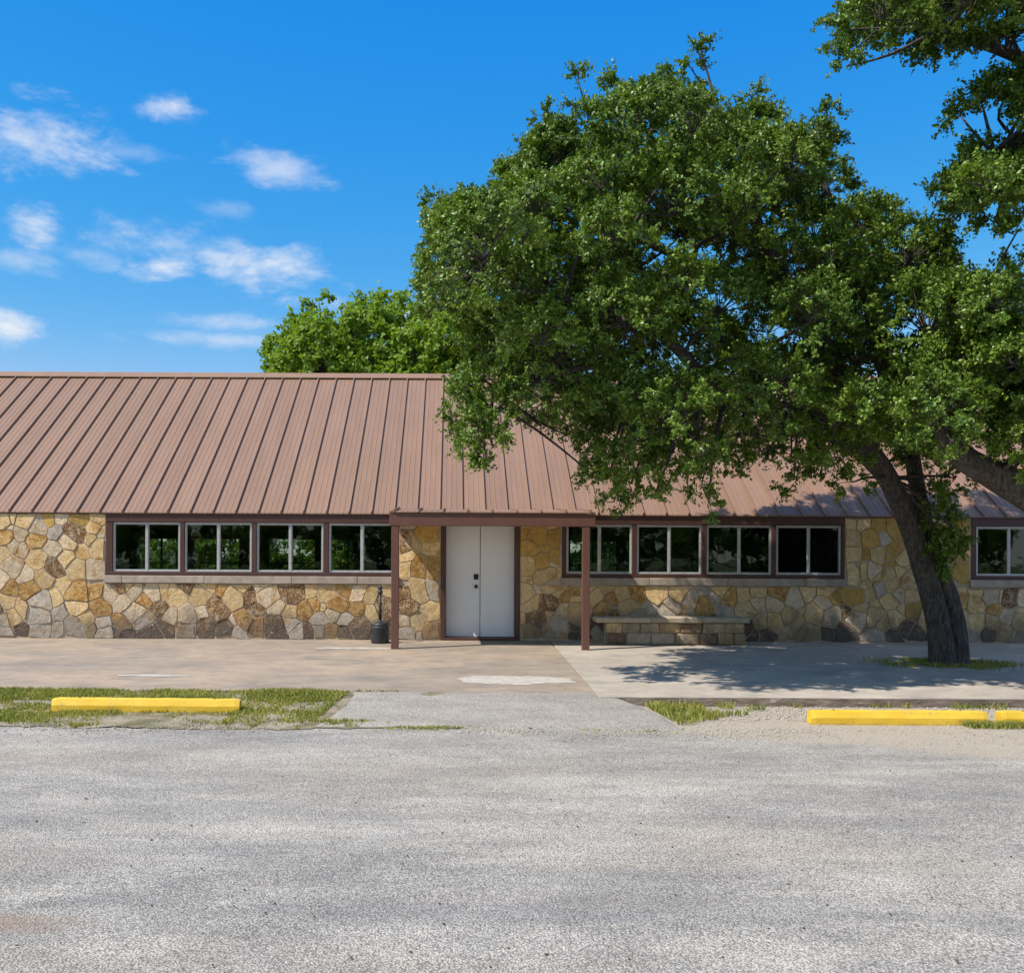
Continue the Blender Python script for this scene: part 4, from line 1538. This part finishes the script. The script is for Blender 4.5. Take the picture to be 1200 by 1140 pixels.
trunk2 = [([t2 + Vector((0, 0, -.1)), Vector((9.55, 14, 1.0)), Vector((9.3, 14, 2.0)), Vector((9.2, 14, 3.2)), Vector((9.3, 13.8, 4.6)), Vector((9.2, 13.5, 6.2)), Vector((9.3, 13.4, 7.6)), Vector((9.2, 13.3, 8.9))], [.5, .42, .4, .32, .26, .18, .10, .02], 36, .10, 3.0)]
limbs2 = [([Vector((9.3, 14, 1.9)), T(1270, 612, 13.9), T(1210, 580, 13.9), T(1165, 556, 13.9), T(1125, 532, 13.9), T(1090, 480, 14.0)], [.32, .28, .24, .20, .16, .09]),
          ([Vector((9.2, 13.5, 6.2)), T(1290, 120, 13.3), T(1200, 70, 13.2), T(1100, 35, 13.2)], [.16, .12, .08, .04]),
          ([Vector((9.3, 13.8, 4.6)), T(1300, 250, 13.4), T(1220, 160, 13.3), T(1165, 180, 13.2)], [.14, .10, .06, .03]),
          ([Vector((9.2, 14, 3.2)), T(1300, 400, 14.0), T(1230, 420, 14.0), T(1140, 400, 14.0)], [.16, .12, .08, .04])]
make_tree('live_oak', 'live oak whose thick limb and boughs reach in from the right picture edge', trunk2, limbs2, l2, (9.5, 14, 5), 'oak_leaf', 34, 7, 16, .046, .20, up=.6, base=t2)

# --- bright tree behind the roof
ELM = [(306, 425), (318, 405), (345, 395), (352, 375), (376, 346), (392, 372), (420, 358), (440, 362), (455, 350), (478, 372), (500, 368), (560, 360), (640, 380), (680, 440), (680, 560), (300, 560), (322, 470)]
l3 = crown_lobes(ELM, lambda x, y: 38.0, 3.5, .7, 1.25, .52, 110, 31, kt=.04)
for (x, y, r) in [(374, 356, .4), (312, 418, .45), (455, 358, .5), (420, 366, .5), (438, 366, .4), (350, 386, .5), (478, 376, .5), (505, 374, .6), (535, 368, .6), (330, 406, .5), (470, 362, .4)]:
    l3.append((at(x, y, 38 + random.uniform(-1, 1)), r))
elm_base = Vector((-1.2, 38, -.4))
trunk3 = [([elm_base, Vector((-1.3, 38, 1.5)), Vector((-1.4, 38, 3.2)), Vector((-1.6, 38, 5.0))], [.5, .4, .34, .25], 20, .08, 2.0)]
limbs3 = [([Vector((-1.4, 38, 3.2)), Vector((-3, 37.5, 5.5)), Vector((-4.6, 37.5, 8.5))], [.25, .17, .06]),
          ([Vector((-1.6, 38, 5)), Vector((-1.2, 38, 7)), Vector((-1.5, 38, 9))], [.22, .15, .06]),
          ([Vector((-1.5, 38, 4)), Vector((.5, 38.5, 6)), Vector((2.4, 38.5, 8))], [.22, .15, .06])]
elm = make_tree('shade_tree', 'bright green broadleaf tree rising behind the roof ridge', trunk3, limbs3, l3, (-1, 38, 6), 'elm_leaf', 24, 6, 9, .17, .42, base=elm_base, branch_r=.08)


# --- greenery behind the hall, seen through the panes, and the trees across the lot that the panes mirror
def shrub(x, y, h, wd, label, group, seed):
    rn = random.Random(seed)
    base = Vector((x, y, -.4))
    lb = []
    for _ in range(26):
        a = rn.uniform(0, 6.28); rr = rn.random() ** .5 * wd
        lb.append((Vector((x + rr * math.cos(a), y + rr * .6 * math.sin(a), -.2 + h * rn.uniform(.1, .92) * (1 - .35 * (rr / wd) ** 2))), rn.uniform(.3, .5)))
    tr = [([base, base + Vector((.05, 0, h * .4)), base + Vector((0, 0, h * .8))], [.07, .05, .03], 8, 0, 0)]
    return make_tree('shrub', label, tr, [([base + Vector((0, 0, .2)), base + Vector((.2, .1, h * .8))], [.05, .02])], lb, (x, y, h / 2), 'shrub_leaf', 10, 4, 8, .13, .28, base=base, group=group)


gl = 'green shrub behind the building glimpsed through the window panes'
s0 = shrub(-10.5, 38.5, 3.0, 1.7, gl, 'shrubs behind the building', 1)


def copy_tree(o, loc, rz, sc, label, group):
    c = o.copy(); col.objects.link(c)
    c.location = loc; c.rotation_euler = (0, 0, rz); c.scale = (sc, sc, sc)
    c['label'] = label; c['group'] = group
    for ch in o.children:
        k = ch.copy(); col.objects.link(k); k.parent = c
    return c


for i, (x, y, sc) in enumerate([(-15.5, 40.8, 1.2), (-13.2, 40.5, 1.15), (-8.6, 40.6, 1.2), (-6.9, 39.5, .95), (-4.6, 41.0, 1.2), (-2.6, 40.2, 1.1), (5.6, 38.8, 1.0), (7.4, 40.0, 1.15), (9.8, 39.6, 1.1), (12.2, 40.4, 1.2)]):
    copy_tree(s0, (x, y, -.4), i * 1.3, sc, gl, 'shrubs behind the building')
lt = 'tall shrub across the lot, seen only as a dark reflection in the panes'
for i in range(15):
    copy_tree(s0, (-28 + 4.0 * i, -19 + 1.5 * (i % 3), -.4), 1.7 * i, 1.5 + .2 * (i % 4), lt, 'shrubs across the lot')


# ------------------------------------------------------------------ grass, gravel and litter
def blades(name, pts, hmin, hmax, mat='grass_blade', wd=.007):
    P = np.array(pts)
    n = len(P)
    hgt = rng.uniform(hmin, hmax, n) * P[:, 3]
    a = rng.uniform(0, 2 * np.pi, n)
    sx = np.stack([np.cos(a), np.sin(a), np.zeros(n)], 1) * wd * rng.uniform(.6, 1.4, n)[:, None]
    lean = np.stack([rng.normal(size=n) * .45, rng.normal(size=n) * .45, np.zeros(n)], 1) * hgt[:, None]
    b = P[:, :3]
    m = b + lean * .35 + np.array([0, 0, 1]) * (hgt * .6)[:, None]
    t = b + lean + np.array([0, 0, 1]) * hgt[:, None]
    V = np.stack([b - sx, b + sx, m + sx * .7, m - sx * .7, t], 1).reshape(-1, 3)
    k = np.arange(n, dtype=np.int32)[:, None] * 5
    Fc = np.concatenate([k + np.array([0, 1, 2]), k + np.array([0, 2, 3]), k + np.array([3, 2, 4])], 1).reshape(-1, 3)
    o = link(name, np_mesh(name, V, Fc, 3), mat)
    return o


def nz(x, y, s, o=0.0):
    return mnoise.fractal(Vector((x * s, y * s, o)), 1.0, 2.0, 4)


pts = []
rn = random.Random(3)
for _ in range(150000):
    x = rn.uniform(-12, -.7); y = rn.uniform(11.2, FRONT_L + .03)
    # ragged outer edge, thick near the slab and beside the ramp, thin over bare patches
    edge = 11.52 + .42 * nz(x, 0, .8, 1) + .2 * nz(x, 0, 3.0, 2)
    if y < edge:
        continue
    if y > 11.7 and y < FRONT_L and x > -1.62 + .24 * (y - 11.4) / 2.2 + .02:
        if not (y < 11.75 and x < -.9):
            continue
    dens = .36 + 1.15 * nz(x, y, 1.3, 5) + .35 * (y > 12.9) + .4 * (x > -2.6) - .25 * (y < 12.0)
    if rn.random() > dens * 1.0:
        continue
    pts.append((x, y, H(x, y) + .004, .6 + .5 * max(0, dens)))
# tufts at the foot of the ramp
for _ in range(5000):
    x = rn.uniform(-1.75, 2.9); y = 11.34 + .16 * nz(x, 1, 1.4) + rn.gauss(0, .07)
    if rn.random() > (1.3 if x < -.8 else .55) * (.15 + 1.6 * nz(x, y * 2, 1.3, 9)):
        continue
    pts.append((x, y, LOT + .01, .6))
tag(blades('grass', pts, .015, .055), 'short patchy grass around the left wheel stop', 'grass', kind='stuff')
pts = []
for _ in range(16000):
    x = rn.uniform(2.35, 4.0); y = rn.uniform(11.45, 13.25)
    e = 11.5 + (x - 2.3) * .75
    if y < e + .2 * nz(x, y, 2, 1) or x < 2.62 - .07 * (y - 11.4) :
        continue
    if rn.random() < .30 + 1.0 * nz(x, y, 2.0, 3) - .2 * (x - 2.6):
        pts.append((x, y, H(x, y) + .006, 1.0))
for _ in range(1800):
    x = rn.uniform(5.9, 6.6); y = 11.75 + rn.gauss(0, .07)
    pts.append((x, y, LOT, .7))
for _ in range(900):
    x = rn.uniform(3.9, 9); y = FRONT_R - .12 + rn.gauss(0, .06)
    if nz(x, y, 1.5, 4) > .05:
        pts.append((x, y, LOT, 1.0))
tag(blades('grass', pts, .03, .11), 'weedy grass tuft between the ramp and the kerb', 'grass', kind='stuff')
pts = []
for _ in range(3200):
    a = rn.uniform(0, 6.28); r = .32 + abs(rn.gauss(0, .26))
    x, y = tb.x + r * math.cos(a) * 1.5, tb.y + r * math.sin(a) * .9
    if nz(x, y, 2.2, 6) > -.25:
        pts.append((x, y, slab_z(y), .8))
tag(blades('grass', pts, .03, .10), 'ring of green grass at the foot of the oak trunk', 'grass', kind='stuff')


def pebbles(name, pts, mat, label, cat):
    ico = [(0, 0, 1), (.9, 0, .45), (.28, .85, .45), (-.72, .53, .45), (-.72, -.53, .45), (.28, -.85, .45),
           (.72, .53, -.4), (-.28, .85, -.4), (-.9, 0, -.4), (-.28, -.85, -.4), (.72, -.53, -.4)]
    fc = [(0, 1, 2), (0, 2, 3), (0, 3, 4), (0, 4, 5), (0, 5, 1), (1, 6, 2), (2, 6, 7), (2, 7, 3), (3, 7, 8), (3, 8, 4), (4, 8, 9), (4, 9, 5), (5, 9, 10), (5, 10, 1), (1, 10, 6)]
    B = np.array(ico)
    P = np.array(pts)
    n = len(P)
    s = P[:, 3][:, None, None] * np.stack([rng.uniform(.7, 1.3, n), rng.uniform(.7, 1.3, n), rng.uniform(.45, .8, n)], 1)[:, None, :]
    V = B[None] * s * rng.uniform(.8, 1.2, (n, 11, 1))
    a = rng.uniform(0, 6.28, n)
    c_, s_ = np.cos(a)[:, None], np.sin(a)[:, None]
    X = V[..., 0] * c_ - V[..., 1] * s_; Y = V[..., 0] * s_ + V[..., 1] * c_
    V = np.stack([X, Y, V[..., 2]], -1) + P[:, None, :3]
    Fc = (np.arange(n)[:, None, None] * 11 + np.array(fc)[None]).reshape(-1, 3)
    o = link(name, np_mesh(name, V.reshape(-1, 3), Fc, 3), mat)
    tag(o, label, cat, kind='stuff')


pts = []
for _ in range(9000):
    x = rn.uniform(2.9, 11); y = rn.uniform(12.0, FRONT_R - .03) if rn.random() < .7 else rn.uniform(10.6, 12.2)
    if nz(x, y, 1.3, 2) < -.25: continue
    pts.append((x, y, LOT + .003, rn.choice((.005, .007, .009, .012, .016) if y > 12.1 else (.004, .005, .006, .008, .011))))
pebbles('gravel', pts, 'pebble', 'coarse loose gravel between the kerb and the right wheel stops', 'gravel')
pts = []
for _ in range(2600):
    x = rn.uniform(.1, 4.2); y = 11.22 + .3 * nz(x, 0, .9) + rn.gauss(0, .16)
    if rn.random() > .3 + .9 * nz(x, y, 1.1, 7) + .25 * (x > 2.2): continue
    pts.append((x, y, LOT + .002, rn.choice((.004, .006, .008, .011))))
for _ in range(3500):
    x = rn.uniform(-12, -1.7); y = 11.5 + .3 * nz(x, 0, .8, 1) + rn.gauss(0, .25)
    pts.append((x, y, H(x, y) + .002, rn.choice((.006, .008, .012))))
for _ in range(7000):
    y = 4.3 + 6.6 * rn.random() ** 1.3; x = rn.uniform(-.55, .66) * y
    if nz(x, y, .9, 12) > -.1:
        pts.append((x, y, LOT + wob(x, y, .35, .02) - .006, rn.choice((.0025, .003, .0035, .0045, .006))))
pts.append((-2.36, 12.35, H(-2.4, 12.35) + .02, .045))
pebbles('gravel', pts, 'pebble', 'loose gravel scattered along the edge of the lot', 'gravel')
pts = []
for _ in range(420):
    y = 4.2 + 8.0 * rn.random() ** 1.6; x = rn.uniform(-.5, .62) * y
    pts.append((x, y, LOT + .004, rn.choice((.004, .005, .007, .009))))
pebbles('litter', pts, 'litter', 'dark specks of leaf litter scattered over the lot', 'litter')
